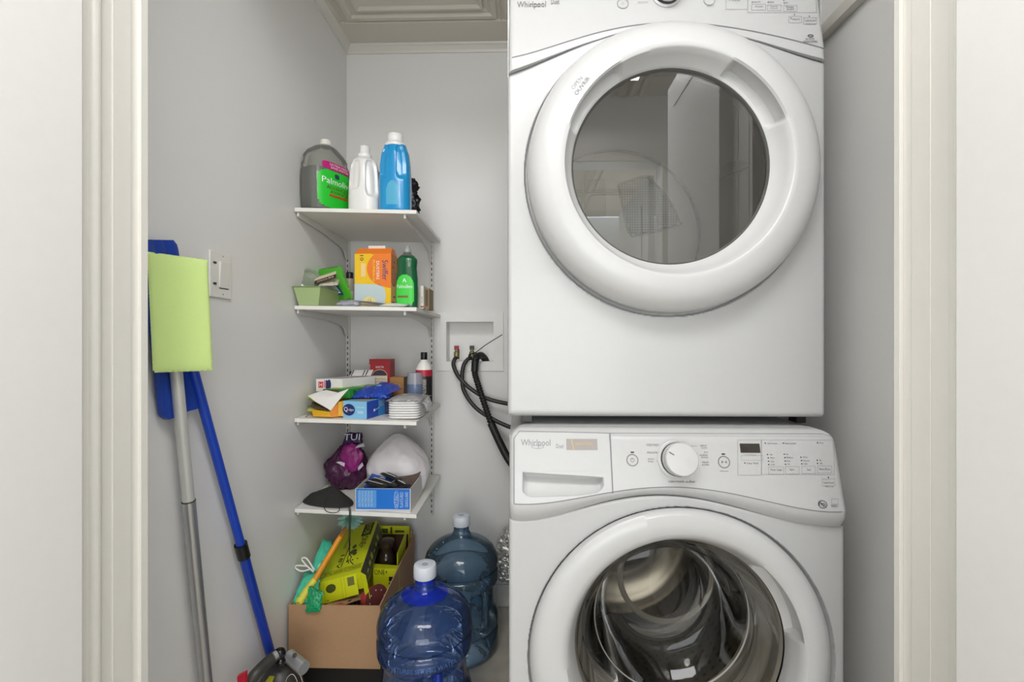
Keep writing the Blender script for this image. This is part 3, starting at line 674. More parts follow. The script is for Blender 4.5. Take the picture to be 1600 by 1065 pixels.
ds += [wf.prect(985.5, 705.2, 990.5, 707.4, o_), wf.prect(1127.5, 708, 1132.5, 710.2, o_), wf.ptext('NORMAL', 1049, 687.5, 1064, 690.3, o_), wf.ptext('CLEAN WASHER', 1044, 750.5, 1069, 753.3, o_), wf.ptext('with', 1070.5, 751, 1075.5, 753.5, o_), wf.ptext('affresh', 1076.5, 750.2, 1085.5, 753.8, o_),
       wf.ring(*wf.uv(1285, 787.5), 0.0088, 0.0075, 0.0012, o_), wf.ptext('hp', 1280, 783.5, 1290, 791.5, o_), wf.pline(1280, 783, 1290, 792, 0.001, o_)]
obj('indicator_print', join(*ds), darktxt, was)
fr = [wf.pframe(1152.5, 687, 1189, 742, 0.0006, o_), wf.pframe(1190, 687, 1303, 741, 0.0006, o_), wf.pframe(1158, 711.5, 1192, 718.5, 0.0004, o_)]
for x0, y0, x1, y1 in ((1200.5, 729, 1224, 740.5), (1227, 728.5, 1248.5, 740), (1252.5, 728, 1273.5, 739.5), (1277, 727.5, 1299, 738.5), (1284, 748, 1304.5, 758.5), (1299, 779, 1309, 787)): fr.append(wf.pframe(x0, y0, x1, y1, 0.0005, o_))
obj('button_outline', join(*fr), ltgrey, was)
obj('display', wf.prect(1157, 692.8, 1186, 706.8, 0.0014), mat('display_dark', '38332e', 0.15), was, label='dark time display')
k, kX, kY = knob_at(wf.at(kx-0.003, ky+0.002, 0), wf.n, 0.0325, 0.034, was)
kc2 = wf.at(kx-0.003, ky+0.002, 0)+wf.n*0.0352
q = [kc2+(wf.r*math.cos(t)*0.88+wf.u*math.sin(t)*0.88)*0.0325 for t in (math.radians(150),)][0]; e = kc2+(wf.r*0.02-wf.u*0.08)*0.0325; dv = (q-e).normalized().cross(wf.n)*0.0011
obj('pointer', ([q-dv, e-dv, e+dv, q+dv, q-dv-wf.n*.003, e-dv-wf.n*.003, e+dv-wf.n*.003, q+dv-wf.n*.003], [(0, 1, 2, 3), (4, 7, 6, 5), (0, 4, 5, 1), (1, 5, 6, 2), (2, 6, 7, 3), (3, 7, 4, 0)]), greytxt, k)

# ------------------------------------------------------------------ washer outlet box, hoses, duct
ob = thing('washer_outlet_box', 'white recessed plumbing box in the back wall left of the dryer', 'outlet box', (P(735, 533, WY).x, WY, P(735, 579, WY).z))
fx0, fx1 = P(683, 533, WY).x, P(786.5, 533, WY).x; fz0, fz1 = P(735, 579, WY).z, P(735, 488, WY).z
bw = mat('outlet_box_white', 'f4f3f0', 0.4)
obj('face_frame', join(box(fx0, bx0, WY-0.007, WY, fz0, fz1), box(bx1, fx1, WY-0.007, WY, fz0, fz1), box(bx0, bx1, WY-0.007, WY, fz0, bz0), box(bx0, bx1, WY-0.007, WY, bz1, fz1)), bw, ob)
obj('recess', join(box(bx0+.0002, bx0+.002, WY-.006, WY+0.085, bz0+.0002, bz1-.0002), box(bx1-.002, bx1-.0002, WY-.006, WY+0.085, bz0+.0002, bz1-.0002), box(bx0+.002, bx1-.002, WY-.006, WY+0.085, bz0+.0002, bz0+.002), box(bx0+.002, bx1-.002, WY-.006, WY+0.085, bz1-.002, bz1-.0002), box(bx0+.002, bx1-.002, WY+0.083, WY+0.085, bz0+.002, bz1-.002)), bw, ob)
brass = mat('aged_brass', '8c8a5e', 0.4, 0.6, var=0.3, scale=120)
for px, hm, lab in ((713.5, mat('red_handle', 'a3122c', 0.4), 'red valve handle'), (737.5, mat('dark_handle', '34332f', 0.4), 'dark valve handle')):
    c = P(px, 553, 1.90)
    v = obj('valve', join(lathe([(0.010, -0.012), (0.012, -0.01), (0.012, 0.008), (0.008, 0.012), (0.007, 0.02)], 20, c), tube([c+Vector((0, 0, .004)), c+Vector((0, .045, .004))], 0.007, 10, smooth=False)), brass, ob, smooth=40)
    obj('handle', box(c.x-0.010, c.x+0.010, c.y-0.005, c.y+0.005, c.z+0.018, c.z+0.036), hm, v, bevel=0.002, label=lab)
    if 'red' in lab: obj('handle_tail', box(c.x+0.003, c.x+0.010, c.y+.012, c.y+.018, c.z-0.022, c.z+0.02), hm, v, bevel=0.002)
world_mode()
hose_m = mat('grey_black_hose', '2f2e2b', 0.45, bump=0.1)
def hose(pts, r, nm, m, lab, Ys):
    return obj(nm, tube([P(x, y, Y) for (x, y), Y in zip(pts, Ys)], r, 16), m, smooth=60)
hA = hose([(713, 558), (709.6, 563), (709, 572), (718, 590), (738, 609), (762, 622.6), (791, 630), (820, 634)], 0.0085, 'water_hose', hose_m, '', [1.895, 1.885, 1.88, 1.87, 1.865, 1.86, 1.85, 1.83])
single(hA, 'thin black hose running down from the red-handled valve behind the appliances', 'hose')
hB = hose([(737, 558), (730, 562), (724, 572), (722, 590), (725.5, 611.6), (742.6, 636), (767, 653), (797, 667), (820, 672)], 0.0085, 'water_hose', hose_m, '', [1.895, 1.885, 1.875, 1.87, 1.865, 1.85, 1.84, 1.82, 1.80])
single(hB, 'thin black hose curving down from the dark-handled valve behind the washer', 'hose')
dp = [P(x, y, Y) for (x, y), Y in zip([(760, 569), (758, 561), (751, 555), (743.5, 561), (741.5, 580), (747.5, 602), (757, 631), (767, 660.5), (779, 687), (794, 716), (815, 745)], [1.97, 1.95, 1.90, 1.865, 1.86, 1.85, 1.84, 1.83, 1.82, 1.80, 1.78])]
hr = thing('drain_hose', 'thick corrugated black drain hose hooked into the outlet box', 'hose', dp[4])
obj('corrugated_tube', tube(dp[3:8], lambda t: 0.0122+0.0016*math.sin(t*2*PI*26), 16, k=40), black_r, hr, smooth=60)
obj('hook_end', tube(dp[:5], 0.0150, 16), black_r, hr, smooth=60)
obj('lower_sleeve', tube(dp[7:], 0.0160, 16), black_r, hr, smooth=60)
world_mode()
single(obj('cable_tie', join(tube([P(743, 551, 1.86), P(760, 538, 1.85), P(785, 522.5, 1.84)], 0.0018, 6), tube([P(743.5, 551, 1.845), P(747, 556, 1.835), P(744, 562, 1.845), P(735, 561, 1.875), P(733, 554, 1.885), P(743.5, 551, 1.865)], 0.0025, 6)), black_p), 'long black cable tie sticking up to the right from the hoses', 'cable tie')
foil = mat('aluminium_foil', 'd5d4d0', 0.38, 0.9, bump=0.6, scale=70, var=0.2)
dpth = [(-0.055, 1.845, 0.17), (-0.06, 1.84, 0.23), (-0.05, 1.835, 0.30), (-0.01, 1.835, 0.345), (0.06, 1.835, 0.36), (0.3, 1.835, 0.36)]
V, Fc = tube(dpth, lambda t: 0.050+0.004*math.sin(t*2*PI*34), 90, k=46)
V = [v+Vector((mnoise.noise(v*110), mnoise.noise(v*110+Vector((5, 0, 0))), mnoise.noise(v*110+Vector((0, 5, 0)))))*0.009 for v in V]
single(obj('foil_duct', (V, Fc), foil, smooth=40), 'crinkled silver foil duct between the rear water jug and the washer', 'duct')

# ------------------------------------------------------------------ light switch
lsw = thing('light_switch', 'white rocker light switch plate on the left wall beside the green mop', 'light switch', (WX0, 1.105, 1.237))
obj('plate', box(WX0, WX0+0.006, 1.065, 1.146, 1.237, 1.351), white_p, lsw, bevel=0.003, seg=3)
obj('rocker', hexa([(WX0+.005, 1.098, 1.263), (WX0+.0075, 1.098, 1.263), (WX0+.0075, 1.132, 1.263), (WX0+.005, 1.132, 1.263)], [(WX0+.005, 1.098, 1.328), (WX0+.011, 1.098, 1.328), (WX0+.011, 1.132, 1.328), (WX0+.005, 1.132, 1.328)]), white_p, lsw, bevel=0.001)
obj('rocker_shade_line', box(WX0+.006, WX0+.0066, 1.097, 1.133, 1.2605, 1.2625), slot_m, lsw)  # dark strip painting in the shadow line under the rocker
for z in (1.322, 1.271): obj('slider_mark', box(WX0+.0055, WX0+.0085, 1.076, 1.086, z-.0025, z+.0025), slot_m, lsw, bevel=0.001)
for z in (1.247, 1.342): obj('screw', xf(lathe([(0.002, 0), (0.002, 0.001)], 12), Matrix.Translation((WX0+.006, 1.112, z)) @ Matrix.Rotation(PI/2, 4, 'Y')), mat('screw_grey', 'b0b0ac', 0.4), lsw)

# ------------------------------------------------------------------ shelves
SY0, SY1, SX0, SX1 = 1.470, 1.903, -0.757, -0.350
SH = {1: (1.572, 1.561), 2: (1.2475, 1.241), 3: (0.874, 0.8645), 4: (0.575, 0.559)}
def shz(n, x):
    a, b = SH[n]; return a+(b-a)*(x-SX0)/(SX1-SX0)
pos = {1: 'topmost shelf on the left, holding tall detergent bottles', 2: 'second white shelf from the top, holding the orange box and green basket', 3: 'third white shelf from the top, crowded with small boxes and pouches', 4: 'lowest white shelf, holding the purple bag and blue box'}
for n in (1, 2, 3, 4):
    a, b = SH[n]; t = 0.013
    sh = thing('wall_shelf', 'white '+pos[n] if n in (1,) else pos[n], 'shelf', ((SX0+SX1)/2, SY1, (a+b)/2-t), group='white bracket shelves')
    obj('board', hexa([(SX0, SY0, a-t), (SX1, SY0, b-t), (SX1, SY1, b-t), (SX0, SY1, a-t)], [(SX0, SY0, a), (SX1, SY0, b), (SX1, SY1, b), (SX0, SY1, a)]), melamine, sh, bevel=0.0015)
    for bx in (-0.751, -0.392):
        z = shz(n, bx)-t-0.0002
        prof = [(SY0+0.012, z), (SY0+0.012, z-0.012), (SY0+0.02, z-0.014), (1.70, z-0.024), (1.84, z-0.040), (1.872, z-0.052), (1.888, z-0.075), (1.896, z-0.082), (1.907, z-0.082), (1.907, z)]
        obj('bracket', prism([(bx-0.004, y, zz) for y, zz in prof], (0.008, 0, 0)), brack_m, sh, bevel=0.001)
for nm, x, z0, lab in (('l', -0.751, 0.40, 'slotted white shelf track in the corner behind the shelves'), ('r', -0.389, 0.385, 'slotted white shelf track beside the outlet box')):
    tr = thing('shelf_track', lab, 'shelf track', (x, WY, z0), group='slotted shelf tracks')
    obj('rail', box(x-0.0085, x+0.0085, WY-0.012, WY, z0, 1.56), brack_m, tr, bevel=0.001)
    sl = []; z = z0+0.012
    while z < 1.55: sl.append(box(x-0.002, x+0.002, WY-0.0126, WY-0.0119, z, z+0.011)); z += 0.0235
    obj('slot_row', join(*sl), slot_m, tr)

# ------------------------------------------------------------------ shelf 1 : bottles
def zlab(VF): return VF
lime = mat('label_green', '25c832', 0.4); dgreen = mat('soap_green', '0d5a34', 0.15, coat=0.3)
# big dish soap refill jug, turned so that its label looks to the right
x0 = P(506, 320, 1.555).x
th1 = thing('dish_soap_jug', 'large clear dish soap refill jug half full of dark liquid with green label', 'bottle', (x0+0.004, 1.562, shz(1, x0)+0.0005), math.radians(62), w=False)
jug_p = [(0.066, 0.046, 0.0, 3), (0.078, 0.058, 0.006, 3.2), (0.082, 0.060, 0.06, 3.2), (0.082, 0.060, 0.12, 3.2), (0.079, 0.057, 0.165, 3), (0.074, 0.052, 0.180, 2.8), (0.076, 0.052, 0.195, 2.6), (0.066, 0.046, 0.212, 2.4), (0.044, 0.036, 0.230, 2.1), (0.022, 0.022, 0.241, 2), (0.017, 0.017, 0.245, 2)]
obj('jug_body', lathe_ab(jug_p, 56), mat_clear('clear_pet', 'f0f0ec', 'd4d4ce', ior=1.35, rough=0.08, body=0.30, bodycol='b9b8b0'), th1, smooth=60)
obj('liquid', lathe_ab([(a-.002, b-.002, z+.001, e) for a, b, z, e in jug_p[:3]]+[(0.080, 0.058, 0.120, 3.2), (0.079, 0.057, 0.146, 3.1)], 56), mat('dark_teal_liquid', '2f4443', 0.2), th1, smooth=60)
obj('cap', lathe([(0.0175, 0.238), (0.0185, 0.239), (0.0185, 0.257), (0.0165, 0.262), (0.010, 0.263)], 28), mat('cream_cap', 'e6e3da', 0.4), th1, smooth=40)
def wrap(prof, a0, a1, z0, z1, off, shape, n=26, m=26, N=56):
    """patch lying on a lathe_ab surface between two angles and heights; shape(u, v) -> bool keeps a cell"""
    zs = [p[2] for p in prof]; V = []; Fc = []
    def pt(ang, z):
        a_ = np.interp(z, zs, [p[0] for p in prof])+off; b_ = np.interp(z, zs, [p[1] for p in prof])+off; e = np.interp(z, zs, [p[3] for p in prof])
        ca, sa = math.cos(ang), math.sin(ang); q = (abs(ca)**e+abs(sa)**e)**(-1/e); return Vector((a_*q*ca, b_*q*sa, z))
    for j in range(m+1):
        for i in range(n+1): V.append(pt(a0+(a1-a0)*i/n, z0+(z1-z0)*j/m))
    for j in range(m):
        for i in range(n):
            if shape is None or shape((i+.5)/n, (j+.5)/m): a = j*(n+1)+i; Fc.append((a, a+1, a+n+2, a+n+1))
    return V, Fc
def wrap_text(prof, s, a0, a1, z0, z1, off):
    V, Fc = text_geo(s); zs = [p[2] for p in prof]; out = []
    for v in V:
        ang = a0+(a1-a0)*v.x; z = z0+(z1-z0)*v.y
        a_ = np.interp(z, zs, [p[0] for p in prof])+off; b_ = np.interp(z, zs, [p[1] for p in prof])+off; e = np.interp(z, zs, [p[3] for p in prof])
        ca, sa = math.cos(ang), math.sin(ang); q = (abs(ca)**e+abs(sa)**e)**(-1/e); out.append(Vector((a_*q*ca, b_*q*sa, z)))
    return out, Fc
D = math.radians
rnd = lambda u, v: ((abs(u-.5)*2)**4+(abs(v-.5)*2)**6) < 1
lb = obj('label', wrap(jug_p, D(-138), D(-42), 0.012, 0.138, 0.001, rnd), lime, th1, smooth=60)
obj('label_top', wrap(jug_p, D(-128), D(-50), 0.142, 0.168, 0.001, rnd), mat('label_magenta', 'c01878', 0.4), th1, smooth=60)
wt = mat('print_white', 'f2f2f0', 0.5)
obj('lettering', join(wrap_text(jug_p, 'Palmolive', D(-128), D(-50), 0.092, 0.112, 0.002), wrap_text(jug_p, 'ULTRA DISH', D(-110), D(-58), 0.156, 0.163, 0.002), wrap_text(jug_p, 'SAVE WATER', D(-108), D(-56), 0.146, 0.153, 0.002)), wt, lb)
obj('lettering', join(wrap_text(jug_p, 'ADVANCED', D(-118), D(-60), 0.074, 0.086, 0.002), wrap_text(jug_p, 'AVANCE', D(-110), D(-62), 0.060, 0.071, 0.002)), mat('print_darkred', '6b1a12', 0.5), lb)
obj('label_bar', wrap(jug_p, D(-112), D(-62), 0.050, 0.057, 0.0022, None, 10, 3), mat('print_orange_red', 'c2411a', 0.5), lb)
obj('label_drop', wrap(jug_p, D(-98), D(-86), 0.114, 0.130, 0.0022, rnd, 8, 8), mat('print_navy', '1d3a55', 0.5), lb)
# white detergent bottle with side grip
def grip_bottle(root, prof, m, gm, grips, capm, capprof, N=64):
    o = obj('bottle_body', lathe_ab(prof, N), m, root, smooth=60)
    for side, zc, hh, ww, dx in grips:
        pass
    obj('cap', lathe(capprof, 32), capm, root, smooth=35)
    return o
def dented(prof, N, dents):
    """lathe_ab with a fine z-sampling and smooth dents (angle, z, half-angle, half-z, depth)"""
    zs = [p[2] for p in prof]; zz = np.linspace(zs[0], zs[-1], 90); rs = []
    for z in zz:
        a_, b_, e = (np.interp(z, zs, [p[k] for p in prof]) for k in (0, 1, 3)); ring = []
        for k in range(N):
            t = 2*PI*k/N; ca, sa = math.cos(t), math.sin(t); q = (abs(ca)**e+abs(sa)**e)**(-1/e); s = 1
            for da, dz, ha, hz, dep in dents:
                dd = (math.degrees(t)-da+180) % 360-180; w = (abs(dd/ha))**4+(abs((z-dz)/hz))**4
                if w < 1.6: s -= dep/(1+math.exp((w-0.9)*9))
            ring.append((a_*q*ca*s, b_*q*sa*s, float(z)))
        rs.append(ring)
    return rings(rs)
x0 = P(569, 320, 1.53).x
th2 = thing('detergent_bottle', 'opaque white detergent bottle between the dish soap jug and the blue bottle', 'bottle', (x0, 1.535, shz(1, x0)+.0005), math.radians(8), w=False)
wp = [(0.047, 0.034, 0, 3), (0.052, 0.038, 0.006, 3), (0.052, 0.038, 0.05, 3), (0.050, 0.037, 0.11, 2.8), (0.046, 0.036, 0.155, 2.6), (0.040, 0.034, 0.178, 2.3), (0.026, 0.026, 0.189, 2), (0.022, 0.022, 0.192, 2)]
wbm = mat('milky_white_plastic', 'e4e2df', 0.3, coat=0.2)
obj('bottle_body', dented(wp, 72, [(-124, 0.125, 20, 0.050, 0.16), (-52, 0.115, 26, 0.062, 0.24)]), wbm, th2, smooth=60)
obj('cap', lathe([(0.022, 0.190), (0.024, 0.192), (0.024, 0.202), (0.0185, 0.205), (0.0175, 0.207), (0.0172, 0.228), (0.0155, 0.231), (0.009, 0.232)], 32), mat('soft_white_cap', 'eceae8', 0.35), th2, smooth=35)
x0 = P(618, 322, 1.52).x
th3 = thing('detergent_bottle', 'bright blue detergent bottle with white cap at the right of the top shelf', 'bottle', (x0, 1.52, shz(1, x0)+.0005), 0, w=False)
bp_ = [(0.047, 0.034, 0, 3), (0.0525, 0.038, 0.006, 3), (0.053, 0.039, 0.10, 2.8), (0.051, 0.038, 0.16, 2.6), (0.046, 0.037, 0.20, 2.3), (0.036, 0.034, 0.228, 2), (0.030, 0.030, 0.236, 2)]
bluem = mat('blue_detergent', '1a93cf', 0.22, coat=0.3, sss=0)
obj('bottle_body', dented(bp_, 80, [(-122, 0.165, 17, 0.055, 0.18), (-58, 0.165, 17, 0.055, 0.18)]), bluem, th3, smooth=60)
obj('label', wrap(bp_, D(-112), D(-68), 0.02, 0.10, 0.0002, lambda u, v: ((abs(u-.5)*2)**2+(max(v-.5, 0)*2)**2) < 1, 20, 20), mat('pale_blue_panel', '55aed3', 0.3), th3, smooth=60)
obj('cap', lathe([(0.036, 0.222), (0.036, 0.230), (0.030, 0.238), (0.0255, 0.241), (0.0265, 0.243), (0.0262, 0.262), (0.024, 0.266), (0.012, 0.267)], 36), mat('soft_white_cap', 'eceae8', 0.35), th3, smooth=35)
world_mode()
def bagshape(p): return Vector((p.x, p.y, p.z if p.z > 0 else p.z*0.9))
z1 = shz(1, -0.50)
single(obj('plastic_bag', blob((P(608, 300, 1.64).x, 1.655, z1+0.088), (0.098, 0.045, 0.098), 0.35, 3, 5, floor=z1+0.0005), mat('black_bag', '16151a', 0.25, bump=0.3), smooth=180), 'crumpled black plastic bag behind the blue detergent bottle', 'bag')

# ------------------------------------------------------------------ shelf 2
zb = lambda x: shz(2, x)+0.0005
def tub(x0, x1, y0, y1, z0, h, ins, t):
    o = [[(x0+ins, y0+ins, z0), (x1-ins, y0+ins, z0), (x1-ins, y1-ins, z0), (x0+ins, y1-ins, z0)], [(x0, y0, z0+h), (x1, y0, z0+h), (x1, y1, z0+h), (x0, y1, z0+h)]]
    i = [[(x0+t, y0+t, z0+h), (x1-t, y0+t, z0+h), (x1-t, y1-t, z0+h), (x0+t, y1-t, z0+h)], [(x0+ins+t, y0+ins+t, z0+t), (x1-ins-t, y0+ins+t, z0+t), (x1-ins-t, y1-ins-t, z0+t), (x0+ins+t, y1-ins-t, z0+t)]]
    return rings(o+i)
bk = thing('storage_basket', 'small sage green plastic basket at the left end of the second shelf', 'basket', (-0.705, 1.54, zb(-0.705)))
obj('tub', tub(-0.755, -0.664, 1.458, 1.64, zb(-0.70), 0.062, 0.013, 0.0025), mat('sage_plastic', 'a6bb83', 0.4), bk, bevel=0.002)
obj('rim', join(*[box(a, b, c, d, zb(-.70)+0.060, zb(-.70)+0.0635) for a, b, c, d in ((-0.757, -0.662, 1.455, 1.460), (-0.757, -0.662, 1.638, 1.643), (-0.757, -0.752, 1.460, 1.638), (-0.667, -0.662, 1.460, 1.638))]), mat('sage_rim', '7c8f63', 0.4), bk, bevel=0.001)
# green wipes pouch standing in and beside the basket
def pouch(nm, lab, cat, pts, Ys, th, m, wr=0.002, seed=1, group=None, pw=2.5):
    c = [P(x, y, Y) for (x, y), Y in zip(pts, Ys)]
    t = thing(nm, lab, cat, (sum(p.x for p in c)/4, sum(p.y for p in c)/4, min(p.z for p in c)), group=group)
    obj('pack', pillow(c[0], c[1], c[2], c[3], th, wr=wr, seed=seed, pw=pw), m, t, smooth=180)
    f = Face(c[0], c[1]-c[0], c[3]-c[0])
    return t, f, c
grp_m = mat('pouch_green', '4fae2c', 0.3, bump=0.2, scale=30)
t, f, c = pouch('wipes_pouch', 'green wipes pouch leaning out of the sage green basket', 'pouch', [(489, 470), (552, 467), (533, 415), (464, 426)], [1.665, 1.60, 1.63, 1.69], 0.02, grp_m, 0.002, 2)
f = Face(c[0], c[1]-c[0], c[3]-c[0]); f.n = -f.n if f.n.y > 0 else f.n
obj('label', f.poly([(0.18, 0.20), (0.86, 0.20), (0.80, 0.82), (0.15, 0.80)], 0.0150), mat('pouch_label_white', 'dcdde2', 0.4), t)
obj('label_edge', join(f.rect(0.2, 0.14, 0.90, 0.20, 0.0152), f.rect(0.86, 0.14, 0.90, 0.8, 0.0152)), mat('pouch_label_blue', '1f4f8e', 0.4), t)
world_mode()
single(obj('plastic_lid', xf(lathe([(0.042, 0), (0.044, 0.002), (0.040, 0.010), (0.030, 0.012), (0.029, 0.010), (0.002, 0.010)], 40), Matrix.Translation(P(482, 438, 1.55)) @ Matrix.Rotation(D(66), 4, 'X') @ Matrix.Rotation(D(25), 4, 'Y')), mat_clear('clear_lid', 'cfd6c6', '9aa58c', ior=1.5, body=0.28, bodycol='d5dfce'), smooth=50), 'clear round plastic lid standing in the green basket', 'dish')  # a clear plastic lid set on edge in the basket
t = thing('paper_sleeve', 'cream and brown printed paper sleeve lying across the green basket', 'packet', P(508, 443, 1.53))
c = [P(491, 443, 1.525), P(525, 432, 1.525), P(526, 424, 1.56), P(492, 434, 1.56)]; nn = Vector((0, -0.6, -0.8))*0.006
obj('sleeve', pbox(c[0], c[1]-c[0], c[3]-c[0], nn), mat('cream_card', 'dccdb2', 0.6), t)
f = Face(c[0]+nn, c[1]-c[0], -nn-Vector((0, 0, 0)));
ff = Face(P(491, 444.5, 1.5195), P(525, 433.5, 1.5195)-P(491, 444.5, 1.5195), Vector((0, 0.001, 0.0125)))
obj('print_band', ff.rect(0, 0, 1, 1), mat('print_brown', '2f1c14', 0.5), t)
obj('lettering', ff.text('COCOA BAR', 0.12, 0.28, 0.9, 0.75, 0, 0.0012), mat('print_cream', 'd8c8ac', 0.5), t)
world_mode()
single(obj('tissue_scrap', pillow(P(497, 447, 1.50), P(528, 445, 1.52), P(530, 436, 1.58), P(505, 438, 1.60), 0.012, wr=0.004, seed=8), mat('tissue_beige', 'cfc9b6', 0.6), smooth=180), 'beige crumpled tissue over the right rim of the green basket', 'tissue')
# small bottle with black cap behind
xb = P(546.5, 470, 1.72).x
t = thing('small_bottle', 'small pale bottle with black cap just left of the orange duster box', 'bottle', (xb, 1.72, zb(xb)))
zz = zb(xb)
obj('bottle_body', lathe([(0.013, 0), (0.0145, 0.004), (0.0145, 0.115), (0.012, 0.124), (0.009, 0.126)], 28, (xb, 1.72, zz)), mat('pale_beige_plastic', 'b4ab98', 0.4), t, smooth=40)
obj('cap', lathe([(0.0125, 0.124), (0.0135, 0.125), (0.0135, 0.146), (0.012, 0.148)], 24, (xb, 1.72, zz)), black_p, t, smooth=40)
obj('label', lathe([(0.0148, 0.02), (0.0148, 0.075)], 28, (xb, 1.72, zz), False, False), mat('bottle_label_cream', 'd8d3c6', 0.5), t, smooth=40)
# duster refill box
Yb = 1.530; X0 = P(554, 470, Yb).x; X1 = P(611, 470, Yb).x; zt = zb(X0); H = P(580, 396, Yb).z-zt; Wd = X1-X0; Dp = 0.075
th = thing('duster_box', 'orange and yellow cardboard duster box with a gable top on the second shelf', 'box', ((X0+X1)/2, Yb+Dp/2, zt))
og = mat('box_orange', 'ee7d22', 0.4); yl = mat('box_yellow', 'eec21c', 0.4)
obj('carton', box(X0, X1, Yb, Yb+Dp, zt, zt+H), yl, th, bevel=0.001)
obj('gable', hexa([(X0, Yb, zt+H), (X1, Yb, zt+H), (X1, Yb+Dp, zt+H), (X0, Yb+Dp, zt+H)], [(X0+.006, Yb+.022, zt+H+.022), (X1-.003, Yb+.022, zt+H+.022), (X1-.003, Yb+Dp-.022, zt+H+.022), (X0+.006, Yb+Dp-.022, zt+H+.022)]), og, th, bevel=0.001)
obj('flap', box(X0+0.036, X1-0.030, Yb+.034, Yb+.038, zt+H+.022, zt+H+.034), mat('card_white', 'e8ddd0', 0.6), th)
f = Face((X0, Yb, zt), (Wd, 0, 0), (0, 0, H))
def arcpoly(cx, cy, rx, ry, a0, a1, n=24): return [(min(1, max(0, cx+rx*math.cos(D(a0+(a1-a0)*k/n)))), min(1, max(0, cy+ry*math.sin(D(a0+(a1-a0)*k/n))))) for k in range(n+1)]
obj('print_orange', f.poly([(1, 0.36), (1, 1), (0.45, 1)]+arcpoly(0.86, 0.72, 0.52, 0.33, 130, 262)+[(0.9, 0.37)], 0.0006), og, th)
obj('print_cloud', f.poly([(0, 0), (0, 0.44)]+[(0.5, 0.43), (0.7, 0.42), (0.82, 0.36), (0.86, 0.25), (0.84, 0.12), (0.8, 0.0)], 0.0006), mat('box_pale_blue', 'bdcdcf', 0.5), th)
obj('print_circle', f.poly([(0.4+0.24*math.cos(D(a)), max(0, 0.0+0.2*math.sin(D(a)))) for a in range(0, 181, 8)], 0.0009), mat('box_pale_yellow', 'ecd98a', 0.5), th)
obj('print_badge', f.rect(0.18, 0.57, 0.30, 0.82, 0.0009), mat('box_badge_peach', 'f3cf9c', 0.5), th)
obj('lettering', join(f.text('Swiffer', 0.76, 0.50, 0.92, 0.88, -90, 0.0012)), mat('print_blue', '15417e', 0.5), th)
obj('lettering', join(f.text('DUSTERS', 0.60, 0.52, 0.68, 0.86, -90, 0.0012)), wt, th)
obj('lettering', join(f.text('PLUMEAUX', 0.50, 0.48, 0.56, 0.88, -90, 0.0012), f.text('DUSTS', 0.21, 0.60, 0.27, 0.80, -90, 0.0014)), mat('box_yellow_print', 'f2d648', 0.4), th)
obj('lettering', join(f.text('10', 0.15, 0.87, 0.25, 0.97, -90, 0.0012), f.line(0.38, 0.0, 0.38, 0.16, 0.001, 0.0012), f.line(0.44, 0.0, 0.44, 0.16, 0.0015, 0.0012)), darktxt, th)
f2 = Face((X1, Yb, zt), (0, Dp, 0), (0, 0, H))
obj('side_print', join(f2.rect(0, 0.45, 1, 1, 0.0005)), mat('box_side_orange', 'cf7a1e', 0.5), th)
obj('side_marks', join(*[f2.rect(0.2+0.15*(k % 3), 0.08+0.11*k, 0.5+0.12*(k % 2), 0.12+0.11*k, 0.0008) for k in range(8)]), mat('box_side_marks', '8d6a1c', 0.5), th)
# green dish soap bottle
xb = P(636.5, 475, 1.535).x; zt = zb(xb)
th = thing('dish_soap_bottle', 'dark green dish soap bottle with clear cap right of the orange box', 'bottle', (xb, 1.535, zt), 0, w=False)
sp = [(0.034, 0.024, 0, 3), (0.0375, 0.027, 0.005, 3), (0.0385, 0.028, 0.05, 2.8), (0.037, 0.027, 0.10, 2.6), (0.0335, 0.025, 0.138, 2.4), (0.0355, 0.026, 0.158, 2.3), (0.034, 0.025, 0.168, 2.2), (0.024, 0.020, 0.180, 2), (0.0125, 0.0125, 0.190, 2), (0.011, 0.011, 0.194, 2)]
obj('bottle_body', dented(sp[:8], 56, []), dgreen, th, smooth=60)
obj('neck', lathe([(0.0255, 0.176), (0.0125, 0.188), (0.011, 0.194)], 32), mat_clear('clear_neck', '9fb3a2', '6d8473', body=0.3, bodycol='a8b0a0'), th, smooth=60)
obj('cap', lathe([(0.013, 0.190), (0.0135, 0.191), (0.012, 0.204), (0.009, 0.207), (0.009, 0.213), (0.003, 0.214)], 28), mat_clear('clear_cap', 'cfd2d2', 'a9adad', body=0.55, bodycol='c9cccc'), th, smooth=40)
lb = obj('label', wrap(sp, D(-140), D(-48), 0.012, 0.112, 0.0008, lambda u, v: v < 0.65 and (abs(u-.5)*2)**6+(max(.3-v, 0)/.3)**4 < 1 or v >= 0.65 and (abs(u-.5)*2)**2+((v-.65)/.35)**2 < 1, 30, 30), mat('label_lime', '43d046', 0.4), th, smooth=60)
obj('lettering', join(wrap_text(sp, 'Palmolive', D(-132), D(-56), 0.066, 0.078, 0.0016), wrap(sp, D(-104), D(-84), 0.086, 0.100, 0.0016, lambda u, v: abs(u-.5)*2 < (1-v) and not abs(u-.5)*2 < (1-v)-.45, 14, 14)), wt, lb)
obj('label_bar', wrap(sp, D(-128), D(-76), 0.034, 0.041, 0.0016, None, 10, 3), mat('label_bar_brown', '7d6a35', 0.5), lb)
